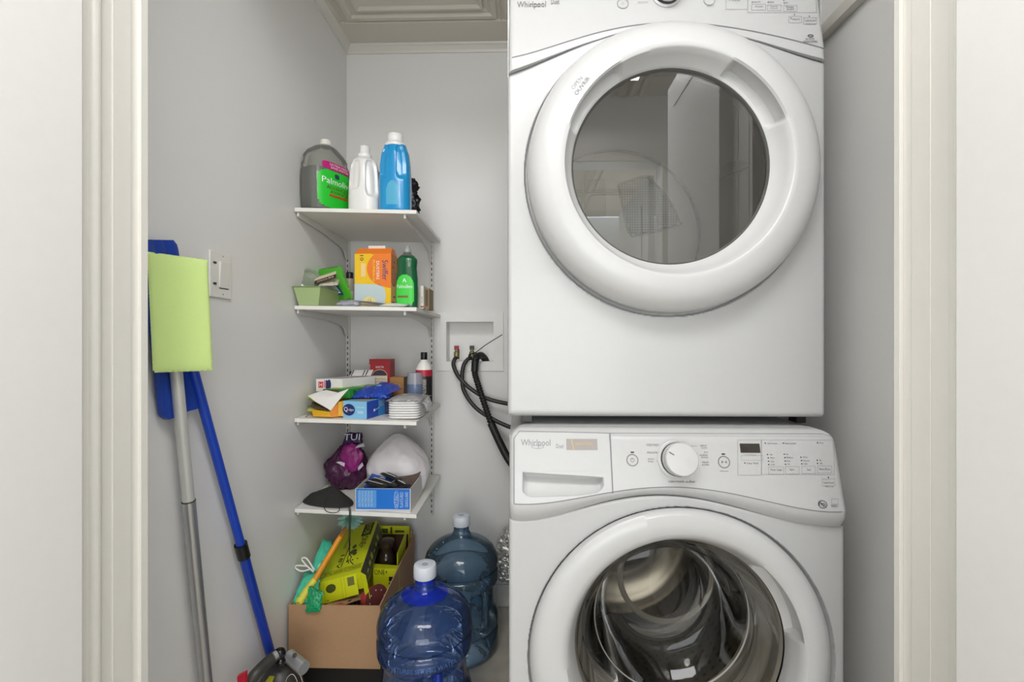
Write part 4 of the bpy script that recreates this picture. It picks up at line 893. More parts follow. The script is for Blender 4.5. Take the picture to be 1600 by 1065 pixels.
# two small boxes at the right end
xb = P(657.5, 480, 1.56).x; zt = shz(2, -0.36)+.0055
t = thing('small_box', 'slim white box beside the dish soap bottle on the second shelf', 'box', (xb+.006, 1.58, zt))
obj('carton', box(xb, xb+0.011, 1.555, 1.615, zt-.004, zt+0.076), mat('off_white_card', 'd9d6c8', 0.6), t, bevel=0.0008)
f = Face((xb, 1.555, zt), (0.011, 0, 0), (0, 0, 0.076)); obj('lettering', f.text('ALOE', 0.3, 0.2, 0.7, 0.5, 90), greytxt, t); obj('print_band', f.rect(0, 0, 1, 0.07), mat('print_brick', 'b04a2a', 0.5), t)
xb = P(664, 480, 1.585).x; t = thing('small_box', 'narrow brown box at the far right end of the second shelf', 'box', (xb+.008, 1.60, zt-.001))
obj('carton', box(xb, xb+0.015, 1.585, 1.66, zt-.005, zt+0.070), mat('brown_card', '8a7350', 0.6), t, bevel=0.0008)
f = Face((xb, 1.585, zt), (0.015, 0, 0), (0, 0, 0.07)); obj('print_band', f.rect(0.1, 0.1, 0.75, 0.92), mat('dark_brown_print', '5a4226', 0.5), t)
# wrapped brush and wrapper lying at the front
world_mode()
sil = mat('silver_wrapper', 'b9bdc9', 0.2, 0.5, bump=0.6, scale=60, var=0.3)
zz = zb(-0.62)
single(obj('foil_packet', pillow((P(524, 476, 1.478).x, 1.476, zz+.006), (P(562, 476, 1.482).x, 1.476, zz+.005), (P(562, 476, 1.50).x, 1.515, zz+.012), (P(530, 476, 1.50).x, 1.515, zz+.014), 0.022, wr=0.003, seed=5), sil, smooth=180), 'shiny crumpled silver packet at the front edge beside the basket', 'packet')
t = thing('wrapped_brush', 'clear-wrapped slim silver brush lying in front of the orange box', 'packet', (P(580, 476, 1.49).x, 1.49, zz))
obj('wrapper', pillow((P(548, 476, 1.478).x, 1.48, zz+.0045), (P(600, 477, 1.478).x, 1.483, zz+.001), (P(600, 476, 1.51).x, 1.512, zz+.0045), (P(548, 476, 1.51).x, 1.515, zz+.0125), 0.006, wr=0.001, seed=3), mat_clear('cellophane', 'd8d8dc', 'b5b5bb', body=0.35, bodycol='c8c3bd'), t, smooth=180)
obj('brush_handle', tube([(P(548, 470, 1.495).x, 1.498, zz+.018), (P(575, 470, 1.495).x, 1.497, zz+.014), (P(604, 470, 1.495).x, 1.495, zz+.006)], 0.0035, 10), mat('silver_grey_plastic', '8b8e98', 0.25, 0.6), t, smooth=60)
world_mode()
single(obj('paper_wrapper', pillow((P(592, 479, 1.478).x, 1.474, zb(-.45)+.004), (P(633, 480, 1.478).x, 1.474, zb(-.45)+.002), (P(640, 480, 1.50).x, 1.505, zb(-.45)+.008), (P(606, 478, 1.50).x, 1.508, zb(-.45)+.014), 0.009, wr=0.002, seed=11), mat('pale_wrapper', 'd5dbd3', 0.4), smooth=180), 'flat white and pale blue wrapper in front of the dish soap bottle', 'packet')

# ------------------------------------------------------------------ shelf 3
z3 = lambda x: shz(3, x)+0.0006
def carton(nm, lab, o, a, b, c, m, cat='box', bevel=0.0008, group=None):
    o, a, b, c = map(Vector, (o, a, b, c)); mid = o+a/2+b/2
    t = thing(nm, lab, cat, mid, group=group); obj('carton', pbox(o, a, b, c), m, t, bevel=bevel)
    return t, Face(o, a, c), Face(o+a, b, c), Face(o+c, a, b)      # front, right, top
# lime pouches, lowest of the pile
lp_m = mat('pouch_lime', 'b4bf3c', 0.35, bump=0.2); lp2 = mat('pouch_lime_pale', 'c3c964', 0.35, bump=0.2)
zz = z3(-.74)
world_mode()
single(obj('snack_pouch', pillow((-0.745, 1.52, zz+.018), (-0.655, 1.515, zz+.018), (-0.60, 1.68, zz+.018), (-0.745, 1.68, zz+.018), 0.036, wr=0.003, seed=4), lp2, smooth=180), 'pale lime pouch at the bottom of the left pile on the third shelf', 'pouch')
single(obj('snack_pouch', pillow((-0.748, 1.53, zz+.055), (-0.64, 1.525, zz+.053), (-0.60, 1.68, zz+.052), (-0.748, 1.68, zz+.055), 0.034, wr=0.003, seed=14), lp_m, smooth=180), 'yellow-green pouch on top of the pale lime pouch', 'pouch')
# orange-yellow torn bag in front
t = thing('torn_packet', 'torn orange and yellow packet at the front under the white paper', 'packet', (P(515, 650, 1.50).x, 1.50, z3(-.65)))
zz = z3(-.65)
Q = lambda px, py, Y: P(px, py, Y)
ylb = mat('packet_amber', 'dea51d', 0.35, bump=0.15); orb = mat('packet_orange', 'e08a28', 0.35)
def onshelf(px, Y, h=0.0): x = P(px, 600, Y).x; return Vector((x, Y, z3(x)+h))
obj('front_flap', pillow(onshelf(489, 1.492, .003), onshelf(518, 1.488, .003), onshelf(515, 1.495, .020), onshelf(487, 1.515, .024), 0.008, wr=0.0012, seed=2), ylb, t, smooth=180)
obj('packet_body', prism([onshelf(517, 1.49, .002), onshelf(536, 1.515, .002), onshelf(536.5, 1.53, .052), onshelf(529, 1.515, .052), onshelf(515, 1.50, .020)], (0.0, 0.09, 0)), orb, t, bevel=0.001)
obj('packet_side', pillow(onshelf(527, 1.503, .004), onshelf(537, 1.507, .004), onshelf(537, 1.52, .055), onshelf(529, 1.508, .053), 0.004, wr=0.0006, seed=9), ylb, t, smooth=180)
obj('packet_inside', pillow(onshelf(486, 1.52, .028), onshelf(512, 1.505, .022), onshelf(516, 1.56, .036), onshelf(488, 1.58, .040), 0.008, wr=0.003, seed=7), mat('packet_dark_inside', '5c4c34', 0.5, var=0.4, scale=90), t, smooth=180)
obj('torn_edge', tube([onshelf(478, 1.485, .002), onshelf(483, 1.50, .010), onshelf(492, 1.515, .015)], 0.0018, 6), mat('torn_brown', '8d7a2a', 0.5), t)
# white box with a red mark
o = Vector((-0.745, 1.60, z3(-.74)+0.074)); a = Vector((0.10, -0.010, 0.002)); b = Vector((0.075, 0.13, 0)); c = Vector((0, 0, 0.045))
t, ff, fr_, ft = carton('medicine_box', 'open white box with a small red square mark on top of the left pile', o, a, b, c, mat('white_card', 'e6e4e3', 0.5))
obj('print_red', ff.rect(0.10, 0.30, 0.28, 0.78), mat('print_red', 'd8332d', 0.5), t)
obj('lettering', ff.text('H', 0.14, 0.4, 0.24, 0.68), wt, t)
obj('print_navy', join(ff.disc(0.50, 0.55, 0.08, 0.40), ff.rect(0.38, 0.2, 0.44, 0.9)), mat('print_navy2', '2b2a5e', 0.5), t)
obj('print_pink', ff.rect(0.31, 0.3, 0.37, 0.9), mat('print_pink', 'd07aa0', 0.5), t)
obj('print_curve', ft.poly([(0.45, 0.05), (0.60, 0.5), (0.85, 0.75), (1.0, 0.8), (1.0, 0.6), (0.7, 0.2)], 0.0008), mat('print_crimson', 'b82a34', 0.5), t)
obj('flap', pbox(o+c+b*0.9+Vector((0.01, 0, 0.002)), a*0.85, Vector((0, 0.03, 0.02)), Vector((0, 0, 0.001))), mat('white_card', 'e6e4e3', 0.5), t)
obj('flap_print', join(*[pbox(o+c+b*0.9+Vector((0.01, -0.001, 0.0035))+a*k, a*0.04, Vector((0, 0.028, 0.0187)), Vector((0, 0, 0.0004))) for k in (0.04, 0.5, 0.62)]), darktxt, t)
# green box with open end, on the heap
o = P(508, 613, 1.60); 
t, ff, fr_, ft = carton('bin_bag_box', 'long green cardboard box with an open dark end behind the white paper', P(506, 622, 1.555), P(547, 622, 1.555)-P(506, 622, 1.555), Vector((0.075, 0.13, 0.004)), Vector((-0.004, 0, 0.032)), mat('box_green', '2b8b33', 0.4))
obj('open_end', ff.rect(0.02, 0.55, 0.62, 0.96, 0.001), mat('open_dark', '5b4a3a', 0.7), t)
obj('print_top', join(ft.rect(0.1, 0.08, 0.55, 0.4), ft.rect(0.5, 0.5, 0.9, 0.7)), mat('print_lime', 'b4c43a', 0.5), t)
obj('print_top_pale', ft.rect(0.15, 0.55, 0.45, 0.9), mat('print_pale_green', 'bccdb0', 0.5), t)
obj('print_side', join(*[fr_.rect(0.1+0.2*k, 0.2, 0.2+0.2*k, 0.8) for k in range(4)]), mat('print_dark_green', '175c22', 0.5), t)
t, ff, fr_, ft = carton('flat_box', 'flat pale green carton lying behind the open green box', Vector((P(552, 600, 1.76).x, 1.76, z3(-.6)+.07)), (0.075, 0, 0), (0, 0.08, 0), (0, 0, 0.02), mat('pale_green_card', '9ab08c', 0.5))
obj('print_top', ft.rect(0.1, 0.2, 0.8, 0.8), wt, t)
t, ff, fr_, ft = carton('support_box', 'plain grey carton under the pale green carton near the corner', Vector((P(545, 640, 1.72).x, 1.735, z3(-.62))), (0.09, 0, 0), (0, 0.11, 0), (0, 0, 0.069), mat('grey_card', '9f9a90', 0.6))
world_mode()
# white paper sheet folded over the pile
def paper():
    pts = [(481, 618), (497, 612), (510, 609), (528, 613), (545, 607), (536, 617), (527, 628), (517, 641), (505, 634), (494, 628)]
    Ys = [1.535, 1.54, 1.545, 1.53, 1.53, 1.515, 1.505, 1.498, 1.505, 1.515]
    V = [P(x, y, Y) for (x, y), Y in zip(pts, Ys)]; c = P(514, 620, 1.512); V.append(c); n = len(pts)
    Fc = [(i, (i+1) % n, n) for i in range(n)]
    m = len(V); V += [v+Vector((0, 0.0012, -0.0008)) for v in V]; Fc += [(b+m, a+m, c_+m) for a, b, c_ in list(Fc)]
    Fc += [(i, i+m, (i+1) % n+m, (i+1) % n) for i in range(n)]
    return V, Fc
single(obj('paper_sheet', paper(), mat('white_paper', 'e9e6e2', 0.6)), 'white folded paper draped over the front of the left pile', 'paper')
# jar with black lid
xb = P(562, 590, 1.83).x; t = thing('glass_jar', 'clear jar with flat black lid left of the red box', 'jar', (xb, 1.83, z3(xb)))
obj('jar_body', lathe([(0.034, 0), (0.037, 0.004), (0.037, 0.112), (0.034, 0.118)], 40, (xb, 1.83, z3(xb))), mat_clear('jar_glass', 'b5aea4', '827a70', body=0.25, bodycol='7d746a'), t, smooth=50)
obj('lid', lathe([(0.039, 0.116), (0.040, 0.118), (0.040, 0.131), (0.038, 0.133)], 40, (xb, 1.83, z3(xb))), mat('jar_lid_dark', '1f1b19', 0.4), t, smooth=40)
obj('contents', lathe([(0.032, 0.003), (0.034, 0.006), (0.034, 0.10)], 30, (xb, 1.83, z3(xb))), mat('jar_contents', '756a5d', 0.7, var=0.4, scale=120), t, smooth=50)
# red box
Yb = 1.74; X0 = P(578, 600, Yb).x; X1 = P(609, 600, Yb).x; zt = z3(X0); zz = P(590, 561, Yb).z
t, ff, fr_, ft = carton('red_box', 'tall red box with a cream label at the back of the third shelf', (X0, Yb, zt), (X1-X0, 0, 0), (0.004, 0.055, 0), (0, 0, zz-zt), mat('box_red', 'a3202a', 0.4))
ff2 = lambda v: (v*(zz-zt))
obj('label', ff.poly([(0.12, 0.25), (0.88, 0.25), (0.88, 0.66)]+[(0.5+0.38*math.cos(D(a)), 0.66+0.13*math.sin(D(a))) for a in range(10, 171, 16)]+[(0.12, 0.66)], 0.0008), mat('label_cream', 'd9cdb4', 0.5), t)
obj('label_arch', ff.poly([(0.14, 0.66), (0.86, 0.66)]+[(0.5+0.36*math.cos(D(a)), 0.66+0.12*math.sin(D(a))) for a in range(10, 171, 16)], 0.0011), mat('label_dark_arch', '3d2a35', 0.5), t)
obj('lettering', join(ff.text('BLACK TEA', 0.3, 0.82, 0.7, 0.86)), wt, t)
obj('lettering', join(*[ff.text('ORANGE PEKOE', 0.2, 0.58-0.055*k, 0.8, 0.605-0.055*k, 0, 0.0013) for k in range(5)]), greytxt, t)
obj('top_flap', join(pbox((X0-.002, Yb-.002, zz-0.020), (X1-X0+.004, 0, 0), (0, 0.002, 0), (0, 0, 0.021))), mat('box_red', 'a3202a', 0.4), t)
# brown box right of it
X0 = P(608, 600, 1.70).x
t, ff, fr_, ft = carton('small_box', 'small brown box right of the red box', (X0+.003, 1.70, z3(X0)), (P(629.5, 600, 1.70).x-X0, 0, 0), (0.004, 0.05, 0), (0, 0, P(618, 589, 1.70).z-z3(X0)), mat('kraft_brown', 'a07440', 0.6))
obj('side_print', fr_.rect(0, 0, 1, 1), mat('dark_brown_side', '4a3020', 0.5), t)
obj('lettering', ff.text('TEA', 0.3, 0.66, 0.8, 0.8), mat('print_tan', 'c9a26a', 0.5), t)
# blue wipes pouches
bm_ = mat('pouch_blue', '2848ae', 0.25, bump=0.3, scale=40, var=0.15)
t, f, c = pouch('wipes_pouch', 'crumpled blue wipes pouch lying behind the cotton swab box', 'pouch', [(549, 621), (578, 621), (590, 604), (566, 606)], [1.545, 1.545, 1.64, 1.66], 0.030, bm_, 0.004, 6)
c0 = [v.copy() for v in c]; f.n = f.n if f.n.z > 0 else -f.n
obj('lettering', f.poly([(0.35, 0.45), (0.75, 0.40), (0.85, 0.75), (0.45, 0.7)], 0.016), mat('pouch_print_pale', 'b9cdea', 0.4), t)
t, f, c = pouch('wipes_pouch', 'dark blue folded wipes pouch sloping up towards the red box', 'pouch', [(572, 620), (607, 622), (622, 603), (594, 597)], [1.56, 1.56, 1.66, 1.68], 0.036, bm_, 0.005, 12)
f.n = f.n if f.n.z > 0 else -f.n
obj('print_pale', f.poly([(0.2, 0.40), (0.4, 0.36), (0.42, 0.5), (0.22, 0.52)], 0.020), mat('pouch_print_sky', '6f9adf', 0.4), t)
obj('flap', pillow(P(603, 617, 1.555), P(628, 607, 1.60), P(620, 600, 1.66), P(606, 603, 1.66), 0.008, wr=0.003, seed=21), mat('pouch_violet', '454aa6', 0.3), t, smooth=180)
t, ff, fr_, ft = carton('support_box', 'low navy carton hidden behind the cotton swab box', Vector((P(548, 620, 1.60).x, 1.60, z3(-.6))), (0.14, 0, 0), (0, 0.1, 0), (0, 0, 0.052), mat('navy_card', '1c2b55', 0.6))
# cotton swab box, rotated, corner towards the camera
Yc = 1.487; cc = onshelf(573, Yc); lf = onshelf(536, 1.508); rb = onshelf(601, 1.60)
a = cc-lf; b = rb-cc; a.z = b.z = 0; hh = 0.058; o = Vector((lf.x, lf.y, min(lf.z, cc.z)))
t, ff, fr_, ft = carton('cotton_swab_box', 'light and dark blue cotton swab box at the front centre of the third shelf', o, a, b, (0, 0, hh), mat('swab_light_blue', '86c3e8', 0.4))
obj('print_oval', ff.disc(0.25, 0.50, 0.26, 0.34), mat('swab_navy', '16296e', 0.4), t)
obj('lettering', join(ff.text('Q', 0.05, 0.36, 0.21, 0.66, 0, 0.0014), ff.text('-tips', 0.22, 0.40, 0.46, 0.58, 0, 0.0014), ff.text('500', 0.62, 0.30, 0.86, 0.46), ff.text('COTTON SWABS', 0.56, 0.62, 0.90, 0.70)), wt, t)
obj('print_side', fr_.rect(0, 0, 0.62, 1), mat('swab_royal', '2a50b8', 0.4), t)
obj('print_side_pale', fr_.rect(0.62, 0, 1, 1), mat('swab_mid_blue', '3d8fd0', 0.4), t)
obj('swab_print', join(fr_.line(0.42, 0.40, 0.68, 0.50, 0.002, 0.001), fr_.rect(0.36, 0.34, 0.44, 0.48, 0.001), *[fr_.text('cotton', 0.66, 0.85-.1*k, 0.95, 0.91-.1*k, 0, 0.001) for k in range(4)]), wt, t)
obj('top_window', ft.poly([(0.3, 0.15), (0.8, 0.1), (0.85, 0.55), (0.35, 0.6)], 0.0008), mat('swab_beige', 'c9b48e', 0.6), t)
# napkin pack
zz = z3(-.42)
t = thing('napkin_pack', 'clear-wrapped stack of white paper napkins at the right of the third shelf', 'napkins', (P(634, 640, 1.53).x, 1.53, zz))
nm_ = mat('napkin_white', 'e8e6e5', 0.5, bump=0.2)
xa, xb2 = P(604, 640, 1.50).x, P(655, 640, 1.50).x
obj('napkins', join(*[lathe_ab([(0.0, 0, 0, 4)]+[((xb2-xa)/2-0.002, 0.062, 0.001, 6), ((xb2-xa)/2, 0.064, 0.004, 6), ((xb2-xa)/2-0.0015, 0.062, 0.0078, 6)]+[(0.0, 0, 0.008, 4)], 40, ((xa+xb2)/2+0.004*k*0, 1.563, zz+0.001+0.0083*k)) for k in range(7)]), nm_, t, smooth=40)
obj('wrapper', pillow((xa-.003, 1.495, zz+.062), (xb2+.003, 1.495, zz+.062), (xb2+.012, 1.64, zz+.064), (xa+.002, 1.64, zz+.066), 0.022, wr=0.004, seed=31), mat_clear('film_wrap', 'f0eff0', 'd5d5d8', ior=1.4, rough=0.12, body=0.5, bodycol='e6e4e4', bump=0.5), t, smooth=180)
obj('wrapper_tail', pillow(P(668, 640, 1.53), P(676, 632, 1.58), P(670, 618, 1.60), P(655, 622, 1.55), 0.006, wr=0.004, seed=33), MATS['film_wrap'], t, smooth=180)
# stack of clear cups
xb = P(647.5, 600, 1.66).x; zc = z3(xb)
t = thing('plastic_cup_stack', 'wrapped stack of clear plastic cups standing behind the napkins', 'cups', (xb, 1.675, zc))
cupm = mat_clear('cup_clear', 'dfe2ea', 'b7bcc8', ior=1.45, rough=0.08, body=0.45, bodycol='d5d8e2', bump=0.4)
zt_ = P(647, 582, 1.66).z-zc
obj('cups', lathe([(0.026, 0), (0.027, 0.004), (0.030, zt_-0.045), (0.0315, zt_-0.043), (0.0305, zt_-0.035), (0.0285, zt_-0.001), (0.026, zt_), (0.002, zt_)], 36, (xb, 1.675, zc)), cupm, t, smooth=40)
obj('tint_band', lathe([(0.0302, 0.02), (0.0316, zt_-0.042)], 36, (xb, 1.675, zc), False, False), mat_clear('cup_band_blue', 'a9bede', '90a5c8', body=0.4, bodycol='9fb4d8'), t, smooth=60)
# white bottle with red and black label
xb = P(662.5, 600, 1.70).x; zc = z3(xb)+.0005; s_ = 1.70/F; zt_ = P(662, 550, 1.70).z-zc
t = thing('peroxide_bottle', 'white bottle with black cap and red and black label beside the shelf track', 'bottle', (xb, 1.70, zc))
bpf = [(0.029, 0), (0.0315, 0.004), (0.0315, zt_-0.075), (0.0295, zt_-0.060), (0.0225, zt_-0.045), (0.0135, zt_-0.033), (0.0115, zt_-0.027)]
obj('bottle_body', lathe(bpf, 40, (xb, 1.70, zc)), white_p, t, smooth=50)
obj('cap', lathe([(0.0120, zt_-0.028), (0.0125, zt_-0.027), (0.0125, zt_-0.002), (0.0115, zt_)], 28, (xb, 1.70, zc)), black_p, t, smooth=40)
obj('label', lathe([(0.0319, 0.03), (0.0319, zt_-0.090)], 40, (xb, 1.70, zc), False, False), mat('label_black', '252325', 0.4), t, smooth=60)
obj('label_red', lathe([(0.0320, zt_-0.090), (0.0319, zt_-0.072), (0.0310, zt_-0.066)], 40, (xb, 1.70, zc), False, False), mat('label_red', 'b3243a', 0.4), t, smooth=60)
f = Face((xb-0.012, 1.70-0.0322, zc+0.06), (0.022, 0, 0), (0, 0, 0.06))
obj('lettering', f.text('EFFERVESCENT', 0.55, 0, 1.25, 1.0, -90, 0.0028), mat('print_beige', 'cfc8bb', 0.5), t)

# ------------------------------------------------------------------ shelf 4
z4 = lambda x: shz(4, x)+0.0006
def on4(px, Y, h=0.0): x = P(px, 750, Y).x; return Vector((x, Y, z4(x)+h))
# purple bag
Yp = 1.70; xc = P(543, 720, Yp).x; zb4 = z4(xc); hgt = P(543, 677, Yp).z-zb4
t = thing('plastic_bag', 'crumpled dark purple printed bag standing at the back of the lowest shelf', 'bag', (xc, Yp, zb4))
pm = mat('purple_bag', '47183f', 0.28, bump=0.5, scale=45, var=0.55); mg = mat('magenta_cloth', '8f1f74', 0.4, bump=0.4, scale=60, var=0.3)
def psh(p):
    w = 1.0 if p.z < 0 else 1-0.45*p.z
    return Vector((p.x*w+0.12*p.z, p.y*w, p.z))
obj('bag_body', blob((xc, Yp, zb4+hgt*0.40), (0.076, 0.055, hgt*0.44), 0.28, 5, 5, floor=zb4, shape=psh), pm, t, smooth=180)
obj('bag_top', pillow(P(535, 694, 1.66), P(567, 694, 1.66), P(566, 676, 1.68), P(541, 675, 1.68), 0.02, wr=0.004, seed=41), mat('bag_indigo', '2c1c40', 0.3, bump=0.3), t, smooth=180)
f = Face(P(537, 688, 1.644), P(562, 687, 1.644)-P(537, 688, 1.644), P(538, 678, 1.648)-P(537, 688, 1.644))
obj('lettering', f.text('TUI', 0, 0, 1, 1, 0, 0.001), mat('print_lilac', 'cfc6dd', 0.5), t)
obj('cloth_inside', blob((P(548, 715, 1.645).x, 1.650, P(548, 715, 1.645).z), (0.038, 0.014, 0.048), 0.3, 9, 4), mg, t, smooth=180)
f = Face(P(556, 705, 1.640), P(570, 697, 1.640)-P(556, 705, 1.640), P(553, 694, 1.645)-P(556, 705, 1.640))
obj('print_scrap', join(pillow(P(525, 722, 1.63), P(538, 729, 1.63), P(539, 723, 1.635), P(531, 720, 1.635), 0.003, wr=0.001, seed=2), pillow(P(555, 700, 1.64), P(570, 697, 1.645), P(568, 692, 1.65), P(558, 695, 1.65), 0.003, wr=0.002, seed=3), pillow(P(560, 735, 1.64), P(568, 727, 1.645), P(566, 722, 1.65), P(558, 730, 1.65), 0.003, wr=0.002, seed=4)), mat('print_pale_lilac', 'c5bcc9', 0.4), t, smooth=180)
# white bag
Yw = 1.68; xc = P(622, 720, Yw).x; zb4 = z4(P(640, 700, Yw).x); hgt = P(620, 679, Yw).z-zb4
world_mode()
def wsh(p): return Vector((p.x*(1-0.24*max(p.z, 0)**1.3), p.y, p.z))
single(obj('plastic_bag', blob((xc, Yw, zb4+hgt*0.42), (0.118, 0.07, hgt*0.585), 0.085, 8, 5, floor=zb4, ridg=0.8, shape=wsh, freq=1.6), mat('white_bag', 'd9d4d6', 0.35, bump=0.3, scale=20), smooth=180), 'puffed-up white plastic bag behind the blue box on the lowest shelf', 'bag')
# black eye-mask like pouch with cords
t = thing('drawstring_pouch', 'black fabric pouch with thin cords at the front left of the lowest shelf', 'pouch', on4(510, 1.53))
bf = mat('black_fabric', '2a2927', 0.75, bump=0.4, scale=300)
def hood():
    out = [(468, 773), (478, 760), (497, 749), (514, 744), (530, 747), (545, 755), (552, 764), (553, 775), (546, 784), (530, 788), (512, 788), (495, 784), (480, 779)]
    base = [on4(x, Y) for x, Y in ((470, 1.52), (474, 1.58), (486, 1.62), (508, 1.63), (530, 1.61), (545, 1.58), (552, 1.55), (553, 1.52), (546, 1.495), (530, 1.485), (512, 1.483), (495, 1.49), (480, 1.50))]
    cx = sum(b.x for b in base)/len(base); cy = sum(b.y for b in base)/len(base); rs = []
    zz = min(b.z for b in base)
    for k, (s, h) in enumerate(((1.0, 0.0), (1.01, 0.004), (0.90, 0.010), (0.73, 0.018), (0.54, 0.027), (0.36, 0.036), (0.18, 0.044), (0.03, 0.049))):
        rs.append([Vector((cx+(b.x-cx)*s, cy+0.030*min(1, h/.05)+(b.y-cy)*s, b.z*(1-min(1, h/0.02))+zz*min(1, h/0.02)+h+0.004*mnoise.noise(b*40+Vector((0, 0, k)))*min(1, h*50))) for b in base])
    return rings(rs)
obj('pouch_body', hood(), bf, t, smooth=180, subsurf=2)
cord = mat('black_cord', '1b1a1a', 0.6)
obj('cord', join(tube([on4(512, 1.488, .035), on4(507, 1.474, .020), on4(507.5, 1.466, .004), on4(514, 1.462, -.004), on4(524, 1.462, -.004), on4(530, 1.466, .003), on4(530, 1.476, .018)], 0.0013, 6),
                 tube([on4(536, 1.487, .028), on4(545, 1.470, .012), on4(546, 1.464, -0.02), on4(545.5, 1.463, -0.08), on4(546, 1.464, -0.135), on4(549, 1.47, -0.15), on4(547, 1.475, -0.165), on4(552, 1.48, -0.18)], 0.0015, 6),
                 tube([on4(540, 1.487, .026), on4(547, 1.470, .012), on4(548, 1.464, -0.02), on4(547, 1.463, -0.09), on4(546, 1.464, -0.135), on4(543, 1.47, -0.155), on4(545, 1.475, -0.175)], 0.0012, 6)), cord, t, smooth=60)
# blue box, open, full of dark packets
Y0_ = 1.485; X0 = P(555.5, 790, Y0_).x; X1 = P(641.5, 790, Y0_).x; zt = z4(X1)+0.006; Hb = P(600, 763, Y0_).z-zt; Dp = 0.17
t = thing('display_carton', 'open bright blue carton full of dark wrapped bars on the lowest shelf', 'box', ((X0+X1)/2, Y0_+Dp/2, zt-.005))
cb = mat('carton_blue', '1c74d4', 0.4); cw = mat('carton_white', 'dcdad6', 0.55)
obj('carton', join(box(X0, X1, Y0_, Y0_+.002, zt, zt+Hb), box(X1-.002, X1, Y0_+.002, Y0_+Dp, zt, zt+Hb), box(X0, X0+.002, Y0_+.002, Y0_+Dp, zt, zt+Hb), box(X0+.002, X1-.002, Y0_+Dp-.002, Y0_+Dp, zt, zt+Hb+.022), box(X0+.002, X1-.002, Y0_+.002, Y0_+Dp-.002, zt, zt+.002)), cw, t)
f = Face((X0, Y0_, zt), (X1-X0, 0, 0), (0, 0, Hb))
obj('front_print', f.rect(0.012, 0.05, 0.985, 0.99), cb, t)
obj('print_panel', f.rect(0.03, 0.12, 0.38, 0.93, 0.0008), mat('carton_sky', '5a9de0', 0.4), t)
obj('lettering', join(*[f.text('NUTRITION', 0.06+0.055*k, 0.18, 0.095+0.055*k, 0.88, 90, 0.0011) for k in range(5)], *[f.text(s, a0, 0.15, a1, 0.85, 90, 0.0011) for s, a0, a1 in (('NATURALLY', 0.71, 0.78), ('FLAVOURED', 0.81, 0.87), ('GRANOLA BARS', 0.90, 0.96))], f.ring(0.745, 0.5, 0.045, 0.42, 0.001, 0.0011)), mat('print_pale_blue', 'bcd8f2', 0.5), t)
obj('base_flap', hexa([(X0+.002, Y0_-.004, z4(X0)), (X1, Y0_-.004, z4(X1)), (X1, Y0_+.12, z4(X1)), (X0+.002, Y0_+.12, z4(X0))], [(X0+.002, Y0_-.004, zt-.0005), (X1, Y0_-.004, zt-.0005), (X1, Y0_+.12, zt-.0005), (X0+.002, Y0_+.12, zt-.0005)]), cw, t)
f = Face((X0+.01, Y0_+Dp-.0022, zt+.002), (X1-X0-.014, 0, 0), (0, 0.0, Hb+.018))
f3 = Face(P(590, 757, 1.60), P(634, 765, 1.60)-P(590, 757, 1.60), P(588, 734, 1.655)-P(590, 757, 1.60))
bkm = mat('bar_dark_wrapper', '262422', 0.3, bump=0.3, var=0.3); bbl = mat('bar_blue_wrapper', '2f55ad', 0.3)
# inner back panel with printed picture
A_, B_, C_, D_ = P(586, 733, 1.655), P(660, 733, 1.655), P(634, 768, 1.53), P(572, 758, 1.53)
ip = obj('back_panel', pbox(Vector((X0+.004, Y0_+.07, zt+Hb*0.72)), (X1-X0-.008, 0, 0), (0.004, 0.095, 0.036), (0, 0, 0.0015)), bbl, t)
f = Face(Vector((X0+.004, Y0_+.07, zt+Hb*0.72+.0016)), (X1-X0-.008, 0, 0), (0.004, 0.095, 0.036))
obj('panel_picture', f.poly([(0.42, 0.0), (1.0, 0.0), (1.0, 1.0), (0.8, 0.95), (0.55, 0.5)], 0.0006), mat('picture_brown', '5d4c42', 0.4, var=0.4, scale=60), ip)
obj('lettering', f.text('NEW', 0.22, 0.25, 0.34, 0.8, 0, 0.001), wt, ip)
random.seed(12)
rods = [((0.06, 0.62, 1.02), (0.66, 0.10, 0.98)), ((0.04, 0.34, 1.02), (0.50, 0.06, 0.96)), ((0.22, 0.80, 1.18), (0.66, 0.34, 1.12)), ((0.62, 0.40, 1.02), (0.88, 0.08, 0.98)), ((0.45, 0.3, 0.8), (0.7, 0.45, 1.0))]
for i, (p, q_) in enumerate(rods):
    g = lambda w: Vector((X0+(X1-X0)*w[0], Y0_+.006+(Dp-.02)*w[1], zt+Hb*w[2]))
    p_, q2 = g(p), g(q_); dr = (q2-p_); sd = Vector((-dr.y, dr.x, 0)).normalized()*0.026
    tt = thing('snack_bar', ['dark wrapped bar lying to the left rear in the blue carton', 'dark wrapped bar across the left front of the blue carton', 'dark wrapped bar raised diagonally in the middle of the blue carton', 'dark wrapped bar with white end at the right of the blue carton', 'dark wrapped bar lying deepest at the centre of the blue carton'][i], 'snack bar', p_, group='dark wrapped bars in the blue carton')
    obj('wrapper', pillow(p_, q2, q2+sd, p_+sd, 0.014, wr=0.0015, seed=50+i), bkm, tt, smooth=180)
    f = Face(p_, dr, sd); f.n = f.n if f.n.z > 0 else -f.n
    obj('print_stripe', f.poly([(0.15, 0.15), (0.85, 0.15), (0.85, 0.3), (0.15, 0.3)], 0.0085), wt, tt)

